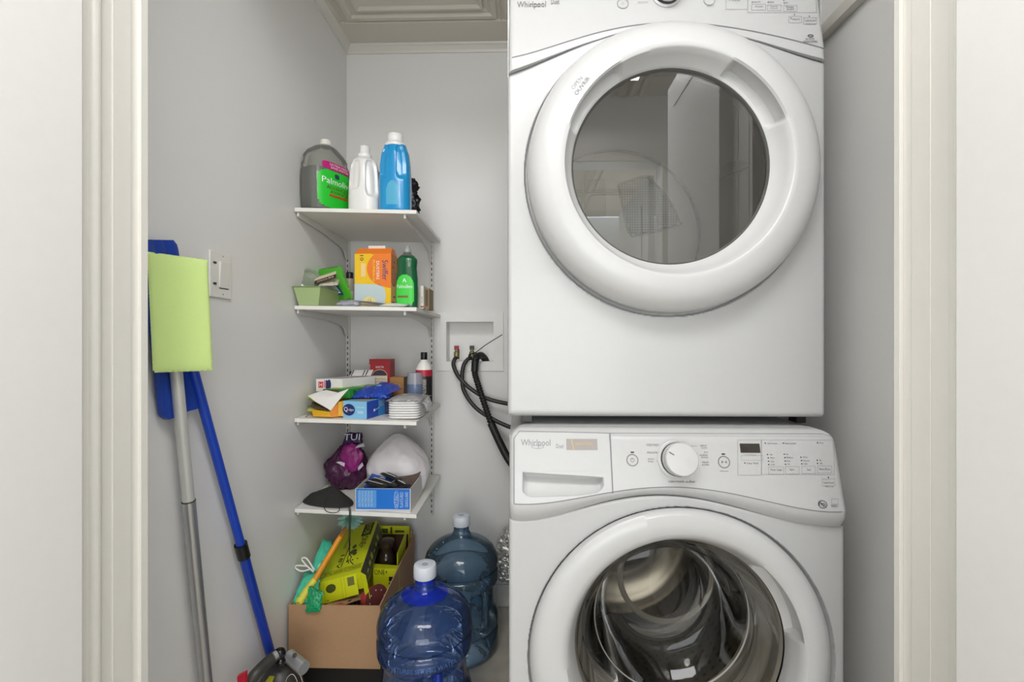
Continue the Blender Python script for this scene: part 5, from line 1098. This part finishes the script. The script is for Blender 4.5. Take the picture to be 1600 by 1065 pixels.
# ------------------------------------------------------------------ cardboard box and what is in it
kraft = mat('kraft_cardboard', 'b48e6a', 0.7, bump=0.1, scale=120, var=0.06)
Yf = 1.417; CX0, CX1 = -0.748, P(594, 1000, Yf).x; CY1 = 1.86; cz0, cz1 = 0.088, 0.288
tray = thing('storage_tray', 'low black plastic tray under the brown cardboard box', 'tray', ((CX0+CX1)/2, 1.64, 0))
obj('tray_body', tub(CX0+.002, CX1+.004, Yf+.008, CY1, 0.0005, cz0-.0015, 0.008, 0.003), mat('tray_black', '131312', 0.5), tray, bevel=0.002)
obj('tray_lid', box(CX0+.002, CX1+.004, Yf+.008, CY1, cz0-.004, cz0-.0012), mat('tray_black', '131312', 0.5), tray)
cb_ = thing('cardboard_box', 'open brown cardboard box on the floor below the shelves', 'box', ((CX0+CX1)/2, (Yf+CY1)/2, cz0))
T_ = 0.004
obj('box_walls', join(box(CX0, CX1, Yf, Yf+T_, cz0, cz1), box(CX0, CX0+T_, Yf+T_, CY1-T_, cz0, cz1), box(CX0, CX1, CY1-T_, CY1, cz0, cz1), box(CX0+T_, CX1-T_, Yf+T_, CY1-T_, cz0, cz0+T_),
    hexa([(CX1-T_, Yf+T_, cz0+T_), (CX1, Yf+T_, cz0+T_), (CX1, CY1-T_, cz0+T_), (CX1-T_, CY1-T_, cz0+T_)], [(CX1-T_, Yf+T_, cz1), (CX1, Yf+T_, cz1), (CX1+.004, CY1-T_, cz1+.04), (CX1-T_+.004, CY1-T_, cz1+.04)])), kraft, cb_)
obj('rear_flap', pbox((CX0+.02, CY1-T_, cz1), (CX1-CX0-.03, 0, 0), (0, 0.02, 0.05), (0, -0.002, 0)), kraft, cb_)
obj('inner_flap', pbox(P(504, 955, 1.44), P(566, 934, 1.50)-P(504, 955, 1.44), P(522, 915, 1.60)-P(505, 945, 1.46), (0, 0, -0.003)), kraft, cb_)
0 and obj('corner_tape', box(CX0+.06, CX0+.10, Yf-.0005, Yf, cz0+.14, cz1), mat('tape_brown', '8f5f3c', 0.3), cb_)
ry = mat('tool_box_lime', 'd6dc1c', 0.45); ryd = mat('tool_box_grey', '4b4a3f', 0.5, var=0.4, scale=40)
# filler so the boxes have a bottom to stand on
world_mode()
single(obj('packing_paper', pillow((CX0+.012, Yf+.02, cz0+.05), (CX1-.012, Yf+.02, cz0+.05), (CX1-.012, CY1-.02, cz0+.05), (CX0+.012, CY1-.02, cz0+.05), 0.08, wr=0.008, seed=60, pw=6), mat('packing_brown', '6e5540', 0.8), smooth=180), 'brown packing paper at the bottom of the cardboard box', 'paper')
# big tool carton leaning in the box
A = P(495, 912, 1.50); B = P(563, 893, 1.50); Cc = P(590.5, 813, 1.80); Dd = Cc+(A-B)*0.95
ar, up_ = B-A, Cc-B
nrm = ar.cross(up_).normalized(); nrm = nrm if nrm.z > 0 else -nrm
t = thing('tool_carton', 'large lime green power tool carton lying open in the cardboard box', 'box', (A+Cc)/2-nrm*0.06)
th_ = 0.062
Vb = [A-nrm*th_, B-nrm*th_, Cc-nrm*th_, Dd-nrm*th_]; Vt = [A, B, Cc, Dd]
obj('carton', hexa(Vb, Vt), ry, t)
f = Face(A, ar, up_); f.n = nrm
def rside(): return Face(B-nrm*th_, up_, nrm*th_)
fs = rside(); obj('side_picture', fs.rect(0.02, 0.03, 0.98, 0.97), ryd, t)
obj('side_print', join(*[fs.rect(0.15+0.12*k, 0.3, 0.22+0.12*k, 0.42+0.1*(k % 3), 0.001) for k in range(6)]), mat('side_print_lime', 'a8ad30', 0.5), t)
obj('logo_block', f.rect(0.67, 0.72, 0.92, 0.985, 0.0006), mat('print_black', '14140f', 0.5), t)
obj('lettering', f.text('RYOBI', 0.72, 0.75, 0.88, 0.96, -90, 0.0012), mat('print_lime2', 'd6dc1c', 0.5), t)
bl_ = MATS['print_black']
obj('lettering', join(f.text('ONE+', 0.72, 0.47, 0.88, 0.70, -90, 0.0012), f.text('18V', 0.32, 0.17, 0.42, 0.42, -90, 0.0012), f.line(0.45, 0.18, 0.45, 0.62, 0.003, 0.001), f.line(0.02, 0.08, 0.98, 0.08, 0.0015, 0.001), f.line(0.02, 0.15, 0.98, 0.15, 0.0015, 0.001), f.text('DETAIL SANDER KIT PONCEUSE', 0.10, 0.095, 0.96, 0.135, 0, 0.001), f.text('CORDLESS', 0.30, 0.55, 0.36, 0.80, -90, 0.0012)), bl_, t)
obj('print_picture', join(f.disc(0.62, 0.43, 0.09, 0.045, 0.0009), f.disc(0.60, 0.53, 0.05, 0.04, 0.0009), f.disc(0.68, 0.38, 0.05, 0.03, 0.0009), f.disc(0.56, 0.27, 0.035, 0.02), f.disc(0.68, 0.27, 0.025, 0.015), f.disc(0.80, 0.27, 0.02, 0.012)), mat('picture_olive', '4d5220', 0.5, var=0.5, scale=80), t)
# open end flaps
o_e = A-nrm*0.002; dn = Vector((0.012, -0.006, -0.068))
fl = pbox(A+ar*0.02, ar*0.88, dn, (0, 0.002, 0)); obj('end_flap', fl, ry, t, bevel=0.001)
f = Face(A+ar*0.02+dn, ar*0.88, -dn); f.n = f.n if f.n.y < 0 else -f.n
obj('flap_print', join(f.disc(0.32, 0.62, 0.13, 0.20, 0.001)), MATS['picture_olive'], t)
obj('flap_window', f.rect(0.76, 0.50, 0.93, 0.9, 0.001), mat('flap_code_grey', '75753a', 0.5), t)
obj('lettering', join(f.line(0.14, 0.05, 0.14, 0.98, 0.0008, 0.001), f.line(0.60, 0.0, 0.60, 1.0, 0.0008, 0.001), f.line(0.68, 0.0, 0.68, 1, 0.0008, 0.001), f.rect(0.18, 0.08, 0.23, 0.13, 0.001)), mat('print_olive_line', '8a9018', 0.5), t)
sd_ = B-nrm*0.001; obj('side_flap', pbox(sd_, (0.022, -0.012, -0.004), (0.020, -0.012, -0.072), (0, 0.002, 0)), ry, t, bevel=0.001)
# second carton standing open at the back right
X0, X1, Y0_, Y1_ = -0.595, -0.468, 1.68, 1.84; zt = 0.20; ztp = P(600, 820, 1.84).z
t = thing('tool_carton', 'lime green tool carton standing open with dark brown inside at the rear right', 'box', ((X0+X1)/2, 1.76, zt))
obj('carton', join(box(X0, X0+.003, Y0_, Y1_, zt, ztp), box(X0, X1, Y1_-.003, Y1_, zt, ztp-.002), box(X0, X1, Y0_, Y0_+.003, zt, zt+.06), box(X0, X1, Y0_, Y1_, zt, zt+.003)), ry, t)
obj('lining', join(box(X0+.003, X1-.003, Y1_-.006, Y1_-.0035, zt, ztp-.035), box(X0+.003, X0+.005, Y0_+.003, Y1_-.006, zt, ztp-.03), box(X1-.005, X1-.003, Y0_, Y1_-.006, zt, ztp-.04)), mat('lining_brown', '54382a', 0.8), t)
obj('right_flap', hexa([(X1-.003, Y0_-.01, zt+.02), (X1, Y0_-.01, zt+.02), (X1, Y0_+.09, zt+.04), (X1-.003, Y0_+.09, zt+.04)], [(X1-.003, Y0_-.01, ztp-.035), (X1, Y0_-.01, ztp-.035), (X1, Y0_+.12, ztp-.005), (X1-.003, Y0_+.12, ztp-.005)]), ry, t)
f = Face((X0, Y1_-.0065, ztp-.034), (X1-X0, 0, 0), (0, 0, 0.032)); obj('print_rear', join(f.rect(0.12, 0.1, 0.32, 0.7), f.rect(0.4, 0.1, 0.46, 0.9), f.rect(0.55, 0.2, 0.85, 0.5)), MATS['picture_olive'], t)
# jar in it
jx, jy = P(603.5, 860, 1.72).x-.004, 1.735
t = thing('glass_jar', 'brown tinted glass jar inside the rear lime carton', 'jar', (jx, jy, zt+.004))
jz = P(603, 842, 1.735).z-.004-zt
obj('jar_body', lathe([(0.030, 0), (0.034, 0.005), (0.034, jz*0.5), (0.028, jz*0.62), (0.022, jz*0.68), (0.022, jz*0.78), (0.032, jz*0.86), (0.031, jz*0.97), (0.02, jz)], 36, (jx, jy, zt+.004)), mat_clear('smoky_glass', '9c8d80', '6a5c50', ior=1.6, body=0.3, bodycol='7a6453'), t, smooth=60)
# ONE+ carton in front of it
A = P(583, 905, 1.63); B = P(624, 905, 1.63)
t = thing('tool_carton', 'small lime green carton marked ONE+ below the glass jar', 'box', (A+B)/2-Vector((0, 0, .04)))
obj('carton', hexa([A-Vector((0, 0, .05)), B-Vector((0, 0, .05)), B+Vector((0, .04, -.05)), A+Vector((0, .04, -.05))], [P(583, 888, 1.63), P(624, 888, 1.63), P(624, 883, 1.665), P(583, 880, 1.672)]), ry, t)
f = Face(A, B-A, P(583, 888, 1.63)-A); obj('lettering', f.text('ONE+', 0.05, 0.45, 0.55, 0.92), bl_, t)
obj('picture', join(f.rect(0.6, -0.15, 0.95, 0.25), f.rect(0.6, -.5, 0.95, -.25)), MATS['side_print_lime'] if False else bl_, t)
# sanding discs
red = mat('foam_red', 'c9454b', 0.6); sand = mat_holes('sandpaper', '6b2f2c', 'c9a49a', 26, 0.10, rough=0.9, plane='yz')
dc = P(589, 936, 1.50); Mx = Matrix.Translation(dc) @ Matrix.Rotation(D(-32), 4, 'Z') @ Matrix.Rotation(D(78), 4, 'Y')
t = thing('sanding_disc', 'dark red sanding disc on a pink foam pad in the cardboard box', 'sanding disc', dc-Vector((0, 0, 0.03)))
obj('foam_pad', xf(lathe([(0.030, -0.05), (0.036, -0.03), (0.042, -0.008), (0.042, -0.003)], 40), Mx), red, t, smooth=40)
obj('paper', xf(lathe([(0.046, -0.002), (0.046, 0.0), (0.0005, 0.0005)], 40), Mx), mat('sandpaper_plain', '6b2f2c', 0.9, bump=0.5, scale=900), t, smooth=40)
obj('dust_hole', join(*[xf(lathe([(0.0025, 0.0008), (0.0025, 0.0012)], 12, (0.030*math.cos(a), 0.030*math.sin(a), 0)), Mx) for a in [k*PI/4 for k in range(8)]]), mat('pale_hole', 'cbb0a6', 0.8), t)
world_mode()
single(obj('power_cord', join(*[tube([P(528+5*k, 954, 1.47), P(534+6*k, 943-2*k, 1.49), P(545+5*k, 941, 1.51), P(556+3*k, 955, 1.50)], 0.0035, 8) for k in range(3)]), black_r, smooth=60), 'coiled black cord at the front of the cardboard box', 'cord')
single(obj('tool_grip', tube([P(523, 954, 1.45), P(531, 948, 1.46), P(538, 950, 1.48)], 0.012, 14), mat('grip_red', 'b82b4a', 0.4), smooth=60), 'small red grip peeping over the cardboard box edge', 'grip')
# teal bag
tealm = mat('teal_bag', '4cc7a6', 0.3, bump=0.4, scale=40, var=0.2); teal2 = mat('teal_bag_dark', '1d9a63', 0.3, bump=0.3, scale=40, var=0.25)
t = thing('sock_bag', 'turquoise crinkled plastic bag hanging over the cardboard box corner', 'bag', P(475, 950, 1.45))
obj('bag_body', pillow(P(455, 945, 1.435), P(492, 950, 1.44), P(502, 895, 1.50), P(476, 893, 1.52), 0.045, wr=0.006, seed=70), tealm, t, smooth=180)
obj('bag_neck', pillow(P(484, 892, 1.50), P(507, 893, 1.50), P(520, 847, 1.60), P(505, 841, 1.60), 0.025, wr=0.004, seed=73), tealm, t, smooth=180)
obj('bag_corner', pillow(P(478, 957, 1.408), P(500, 955, 1.405), P(505, 925, 1.43), P(483, 915, 1.44), 0.018, wr=0.006, seed=75), teal2, t, smooth=180)
# white clips
t = thing('hanging_clip', 'pair of white plastic hooks tied to the turquoise bag', 'hook', P(485, 880, 1.48))
for pts in ([(490, 893), (479, 883), (472, 874), (474, 871), (480, 873), (491, 890)], [(484, 889), (472, 892), (463, 888), (462, 884), (466, 883), (480, 884)]):
    obj('hook', tube([P(x, y, 1.475) for x, y in pts], 0.0028, 8), white_p, t, smooth=60)
# feather duster
t = thing('duster', 'yellow and orange handled duster with a pale teal head leaning in the box', 'duster', P(469, 940, 1.42))
h0, h1, h2, h3 = P(469, 938, 1.43), P(492, 905, 1.47), P(532, 838, 1.56), P(540, 826, 1.60)
obj('grip', tube([h0, h0*0.6+h1*0.4, h1], lambda s: 0.0105+0.003*math.sin(s*PI), 16), mat('grip_yellow', 'ded64a', 0.4), t, smooth=60)
obj('grip_end', blob(h0, (0.014, 0.012, 0.014), 0, 0, 3), mat('grip_yellow', 'ded64a', 0.4), t, smooth=180)
obj('hang_slot', tube([h0+Vector((-.004, -.0125, .001)), h0+Vector((.004, -.0125, -.001))], 0.0015, 6, smooth=False), mat('slot_green', '6c7a28', 0.5), t)
obj('handle', tube([h1, h2], lambda s: 0.0095, 16, k=1, smooth=False), mat('handle_orange', 'e5951c', 0.35), t, smooth=60)
obj('collar', tube([h2, h3], 0.009, 14, smooth=False), mat('collar_tan', 'c98b45', 0.4), t, smooth=60)
random.seed(4); ft_ = []
c0 = P(546, 813, 1.62)
for k in range(230):
    d = Vector((random.gauss(0, 1), random.gauss(0, 0.8), random.gauss(0, 0.8))).normalized(); L = random.uniform(0.03, 0.052)
    e = c0+Vector((d.x*L*1.0, d.y*L, d.z*L*0.75+0.0)); m_ = c0+d*L*0.5+Vector((0, 0, 0.004)); w = d.orthogonal().normalized()*0.0045
    n0 = len(ft_); ft_.append(([c0, m_+w, e, m_-w, c0+Vector((0, .001, 0)), m_+w+Vector((0, .001, 0)), e+Vector((0, .001, 0)), m_-w+Vector((0, .001, 0))], [(0, 1, 2, 3), (7, 6, 5, 4), (0, 4, 5, 1), (1, 5, 6, 2), (2, 6, 7, 3), (3, 7, 4, 0)]))
hd = obj('duster_head', join(*ft_), mat('duster_teal', 'a5d2c6', 0.7), t); hd['kind'] = 'stuff'
obj('head_shaft', tube([h3, c0], 0.006, 10, smooth=False), mat('shaft_clear', 'a8b59c', 0.4), t, smooth=60)

# ------------------------------------------------------------------ water jugs
jug_prof = [(0.060, 0.012), (0.105, 0.002), (0.124, 0.006), (0.133, 0.022), (0.135, 0.035), (0.135, 0.075), (0.133, 0.084), (0.123, 0.091), (0.133, 0.099), (0.135, 0.108), (0.134, 0.135), (0.127, 0.148), (0.120, 0.165), (0.119, 0.195), (0.119, 0.225), (0.124, 0.243), (0.133, 0.254), (0.135, 0.262), (0.135, 0.287), (0.132, 0.295), (0.1225, 0.301), (0.132, 0.307), (0.135, 0.315), (0.134, 0.333), (0.128, 0.352), (0.115, 0.371), (0.096, 0.387), (0.070, 0.400), (0.048, 0.409), (0.036, 0.418), (0.0295, 0.430), (0.0275, 0.442), (0.0275, 0.462)]
def jug_mesh(prof, hang, N=96, inner=0.0):
    zs = [p[1] for p in prof]; rs = []
    for r, z in prof:
        ring = []
        for k in range(N):
            a = 2*PI*k/N; dd = (math.degrees(a)-hang+180) % 360-180; w = (abs(dd)/24)**4+(abs(z-0.185)/0.068)**6; s = 1-0.30/(1+math.exp((w-0.9)*9)) if w < 2 else 1
            fl = 1-0.012*max(0, math.cos(8*a)) if 0.15 < z < 0.24 else 1
            ring.append(((r-inner)*s*fl*math.cos(a), (r-inner)*s*fl*math.sin(a), z))
        rs.append(ring)
    return rings(rs, True, False)
for px, Y, hang, lab, body, neck in ((664, 1.29, -62, 'nearer cobalt blue water jug with white cap in front of the cardboard box', ('c9d8ef', '6688cc', '5078c4'), 'deep'), (721, 1.655, -40, 'farther grey-blue water jug with white cap against the back wall', ('d2e3ef', '82a8c6', '86a8c0'), 'pale')):
    xc = P(px, 900, Y).x
    t = thing('water_jug', lab, 'water jug', (xc, Y, 0), 0, 'five gallon water jugs', w=False)
    jm = mat_clear('jug_plastic_'+neck, body[0], body[1], ior=1.5, rough=0.03, body=0.14, bodycol=body[2], bump=0.12)
    obj('jug_body', jug_mesh(jug_prof, hang), jm, t, smooth=60)
    a = D(hang); ax = Vector((math.cos(a), math.sin(a), 0))
    obj('handle', tube([ax*0.116+Vector((0, 0, 0.252)), ax*0.122+Vector((0, 0, 0.225)), ax*0.122+Vector((0, 0, 0.185)), ax*0.122+Vector((0, 0, 0.148)), ax*0.116+Vector((0, 0, 0.125))], 0.012, 14, sq=1.3), jm if neck == 'pale' else mat_clear('handle_cobalt', '3763d8', '1636a8', body=0.45, bodycol='1f45c0'), t, smooth=60)
    cz = 0.452
    cp = obj('cap', lathe([(0.0315, cz), (0.0325, cz+.002), (0.0325, cz+.029), (0.0305, cz+.035), (0.028, cz+.0365), (0.012, cz+.0365), (0.0115, cz+.034), (0.0005, cz+.034)], 44), mat('milky_cap', 'd5dae2', 0.35), t, smooth=35)
    obj('cap_center', lathe([(0.0085, cz+.034), (0.008, cz+.0362), (0.0005, cz+.0362)], 24), mat('milky_cap_mid', 'a9b0bc', 0.35), cp, smooth=40)
    if neck == 'deep':
        obj('neck_sleeve', lathe([(0.0278, 0.452), (0.028, 0.435), (0.031, 0.425), (0.038, 0.4165), (0.052, 0.4085), (0.066, 0.4032)], 44, (0, 0, 0.0006), False, False), mat_clear('neck_cobalt', '3a62e0', '1230b8', ior=1.5, body=0.5, bodycol='1838c8'), t, smooth=60)
        f = None
        V, Fc = text_geo('NATURES SPRING WATER'); out = []
        for v in V:
            aa = D(-120)+D(80)*v.x; out.append(Vector((0.1357*math.cos(aa), 0.1357*math.sin(aa), 0.268+0.012*v.y)))
        obj('embossing', (out, Fc), mat('emboss_blue', '4668a0', 0.3), t)

# ------------------------------------------------------------------ mops
gm = mat('mop_pad_green', 'd6ef98', 0.8, bump=0.5, scale=700)
p00 = Vector((-0.724, 0.862, 1.068)); p10 = Vector((-0.671, 0.957, 1.066)); p11 = Vector((-0.678, 0.950, 1.304)); p01 = Vector((-0.731, 0.857, 1.304))
t = thing('flat_mop', 'lime green microfibre flat mop with silver pole standing upside down at the left wall', 'mop', (-0.727, 1.08, 0))
V, Fc = pillow(p00, p10, p11, p01, 0.010, 40, 70, wr=0.0, pw=10)
nrm = (p10-p00).cross(p01-p00).normalized(); up_ = (p01-p00).normalized(); rt_ = (p10-p00).normalized()
nV = len(V)//2
for i, v in enumerate(V):
    d = v-p00; a_, b_ = d.dot(rt_), d.dot(up_); h = 0.0009*math.sin(a_*2*PI/0.006)*math.sin(b_*2*PI/0.006+(a_*2*PI/0.012))
    if i < nV: V[i] = v+nrm*h
# rounded corners
R = 0.009; Lw, Lh = (p10-p00).length, (p01-p00).length
for i, v in enumerate(V):
    d = v-p00; a_, b_ = d.dot(rt_), d.dot(up_)
    for cx_, cy_ in ((R, R), (Lw-R, R), (R, Lh-R), (Lw-R, Lh-R)):
        dx, dy = a_-cx_, b_-cy_
        if (dx < 0) == (cx_ < Lw/2) and (dy < 0) == (cy_ < Lh/2) and abs(dx) <= R*1.01 and abs(dy) <= R*1.01:
            L = math.hypot(dx, dy); m_ = max(abs(dx), abs(dy))
            if L > 1e-6: V[i] = v+rt_*(dx/L*m_-dx)+up_*(dy/L*m_-dy)
obj('pad', (V, Fc), gm, t, smooth=180)
bl0 = lambda a_, b_, off: p00+rt_*a_+up_*b_+nrm*off
sg = -1 if nrm.x > 0 else 1
obj('pad_plate', pbox(bl0(0.012, 0.012, sg*0.006), rt_*(Lw-.024), up_*(Lh-.024), nrm*sg*0.006), white_p, t, bevel=0.002)
pt0 = Vector((-0.703, 0.925, 1.10)); ptm = P(294, 782, 0.985); ptm.z = ptm.z; pt1 = P(322, 1065, 1.02)
pe = pt1+(pt1-P(277, 600, 0.93))*((pt1.z-0.004)/(P(277, 600, .93).z-pt1.z)); top = P(277, 600, 0.93)
jt = top+(pe-top)*((top.z-P(294, 782, 0.965).z)/(top.z-pe.z))
alum = mat('brushed_aluminium', 'b9babb', 0.32, 0.85, stretch=(1, 1, 0.05), scale=400, bump=0.05)
obj('pole', tube([top+(top-pe)*0.08, jt], 0.0118, 20, smooth=False), mat('painted_silver', 'cfcfcb', 0.35, 0.25), t, smooth=60)
obj('lower_pole', tube([jt, pe], 0.0128, 20, smooth=False), alum, t, smooth=60)
obj('pole_joint', tube([jt+(pe-jt).normalized()*-0.0012, jt+(pe-jt).normalized()*0.0012], 0.0132, 20, smooth=False), mat('joint_dark', '3a3a3a', 0.5), t)
# blue mop
bmx = mat('mop_blue', '1443b8', 0.35); 
t = thing('flat_mop', 'blue flat mop with telescopic blue pole leaning on the left wall', 'mop', (-0.729, 1.38, 0))
q = [Vector((-0.742, PXX(253, -0.742), 0)), Vector((-0.742, PXX(315, -0.742), 0)), Vector((-0.744, PXX(272, -0.744), 0)), Vector((-0.744, PXX(221, -0.744), 0))]
for v, (px, py) in zip(q, ((253, 658), (315, 634), (272, 375), (221, 374))): v.z = P(px, py, v.y).z
def mop_plate():
    nu, nv = 14, 40; rs = []
    V = []; Fc = []
    for s in (0, 1):
        for j in range(nv+1):
            for i in range(nu+1):
                u, v = i/nu, j/nv; uu = u
                # rounded corners: pull the ends in
                e = 1-abs(2*v-1)
                k = 1 if e > 0.08 else (1-(1-e/0.08)**2*0.22)
                uu = 0.5+(u-0.5)*k
                a_ = q[0]*(1-uu)*(1-v)+q[1]*uu*(1-v)+q[2]*uu*v+q[3]*(1-uu)*v
                bow = -0.006*(1-(2*u-1)**2)+0.004*abs(math.sin(u*PI*3))
                V.append(a_+Vector((0.006+bow if s else -0.006+0*bow, 0, 0)))
    n = (nu+1)*(nv+1)
    for s in (0, 1):
        for j in range(nv):
            for i in range(nu): a = s*n+j*(nu+1)+i; Fc.append((a, a+1, a+nu+2, a+nu+1))
    bd = [i for i in range(nu+1)]+[j*(nu+1)+nu for j in range(1, nv+1)]+[nv*(nu+1)+i for i in range(nu-1, -1, -1)]+[j*(nu+1) for j in range(nv-1, 0, -1)]
    for k in range(len(bd)): a, b = bd[k], bd[(k+1) % len(bd)]; Fc.append((a, b, b+n, a+n))
    return V, Fc
obj('mop_head', mop_plate(), mat('mop_head_blue', '1440a8', 0.4, bump=0.4, scale=120), t, smooth=50)
b0 = P(303, 582, 0.985); b1 = P(425, 1030, 1.30); be = b0+(b1-b0)*((b0.z-0.004)/(b0.z-b1.z)); cl = b0+(b1-b0)*((b0.z-P(377, 861, 1.155).z)/(b0.z-b1.z))
bt = b0+(b0-b1).normalized()*0.09; u_ = (be-b0).normalized()
obj('pole', tube([bt, cl], 0.0105, 20, smooth=False), bmx, t, smooth=60)
obj('lower_pole', tube([cl, be], 0.0125, 20, smooth=False), mat('mop_blue_dark', '0f38a4', 0.3), t, smooth=60)
obj('twist_lock', tube([cl-u_*0.022, cl-u_*0.018, cl+u_*0.018, cl+u_*0.022], 0.0155, 20, smooth=False), black_p, t, smooth=40)
obj('swivel', blob((bt.x-.008, bt.y, bt.z), (0.014, 0.02, 0.03), 0, 0, 3), bmx, t, smooth=180)

# ------------------------------------------------------------------ vacuum in the bottom corner
vg = mat('vacuum_grey', '3c3a37', 0.4); vb = mat('vacuum_black', '101010', 0.15)
vc = P(438, 1062, 1.27)
t = thing('stick_vacuum', 'dark grey vacuum cleaner head with silver tube in the bottom left corner', 'vacuum cleaner', (vc.x, vc.y, 0))
obj('motor_body', blob((vc.x, vc.y, vc.z-0.045), (0.062, 0.065, 0.095), 0, 0, 4), vg, t, smooth=180)
obj('stand', lathe([(0.075, 0.001), (0.08, 0.01), (0.05, 0.03), (0.035, 0.06), (0.035, vc.z-0.10)], 36, (vc.x, vc.y, 0)), vg, t, smooth=60)
obj('neck_cap', join(blob(P(437, 1021, 1.245), (0.017, 0.015, 0.017), 0, 0, 3), blob(P(438, 1034, 1.24), (0.0145, 0.013, 0.014), 0, 0, 3)), vb, t, smooth=180)
obj('handle', tube([P(385, 1072, 1.16), P(400, 1052, 1.18), P(417, 1035, 1.21), P(432, 1022, 1.235)], 0.0155, 18), vg, t, smooth=60)
obj('handle_end', tube([P(428, 1025, 1.218), P(433, 1021, 1.225)], 0.011, 14, smooth=False), mat('vac_light_grey', '9b9998', 0.4), t, smooth=60)
s0, s1 = P(452, 1024, 1.28), P(475, 1044, 1.24)
obj('suction_tube', join(tube([s0, s1], 0.0175, 28, smooth=False)), mat('satin_silver', 'cfcfcf', 0.28, 0.7), t, smooth=60)
obj('tube_button', xf(lathe([(0.006, 0), (0.006, 0.002), (0.004, 0.0025)], 20), Matrix.Translation(P(460.5, 1023.5, 1.2475)) @ Matrix.Rotation(D(62), 4, 'X')), mat('button_brown', '453c36', 0.4), t, smooth=40)
def onvac(px, py): return P(px, py, 1.2055)
obj('trim_line', tube([P(446, 1066, 1.207), P(449, 1058, 1.206), P(455, 1053, 1.207), P(460, 1055, 1.208), P(464, 1063, 1.209), P(465, 1068, 1.21)], 0.0009, 6), mat('trim_pale', 'bcb8b5', 0.4), t, smooth=60)
obj('side_trim', tube([P(466, 1049, 1.222), P(470, 1056, 1.222), P(473, 1066, 1.222)], 0.0016, 6), mat('trim_silver', 'b5b5b5', 0.3, 0.6), t, smooth=60)
obj('lime_panel', pillow(P(412, 1068, 1.198), P(425, 1066, 1.196), P(429, 1056, 1.202), P(421, 1055, 1.206), 0.003, wr=0), mat('vac_lime', '8f8e1e', 0.35), t, smooth=180)
rp = P(379, 1060, 1.12)
t = thing('plastic_stick', 'slim red plastic stick standing beside the vacuum at the left wall', 'stick', (rp.x, rp.y, 0))
obj('grip', hexa([(rp.x-.011, rp.y-.008, 0.001), (rp.x+.011, rp.y-.008, 0.001), (rp.x+.011, rp.y+.008, 0.001), (rp.x-.011, rp.y+.008, 0.001)], [(rp.x-.011, rp.y-.006, P(379, 1054, 1.12).z), (rp.x+.010, rp.y-.006, P(379, 1047.5, 1.12).z), (rp.x+.010, rp.y+.006, P(379, 1047.5, 1.12).z), (rp.x-.011, rp.y+.006, P(379, 1054, 1.12).z)]), mat('vivid_red', 'c01832', 0.4), t, bevel=0.002)

# hall ceiling lamp (its light is at the top of this file)
t = thing('ceiling_lamp', 'round white glass ceiling lamp in the hall above the camera', 'lamp', (-0.28, -0.33, CZ-0.01))
obj('lamp_shade', lathe([(0.0005, -0.065), (0.05, -0.058), (0.08, -0.04), (0.095, -0.012)], 48, (-0.28, -0.33, CZ-0.01), False, False), mat('lamp_glow', 'fff6e8', 0.4, emit=3.0), t, smooth=180)
obj('lamp_base', lathe([(0.098, -0.015), (0.10, -0.005), (0.098, 0.0)], 48, (-0.28, -0.33, CZ-0.01)), white_p, t, smooth=40)
t = thing('fill_light_frame', 'added frame around the fill light in the hall just outside the closet', 'lamp', (-0.05, 0.10, CZ-0.014))  # frame added to go with the fill light, not a known fixture
obj('frame', join(box(-0.66, 0.56, -0.18, -0.165, CZ-0.014, CZ), box(-0.66, 0.56, 0.345, 0.36, CZ-0.014, CZ), box(-0.66, -0.645, -0.165, 0.345, CZ-0.014, CZ), box(0.545, 0.56, -0.165, 0.345, CZ-0.014, CZ)), white_p, t)
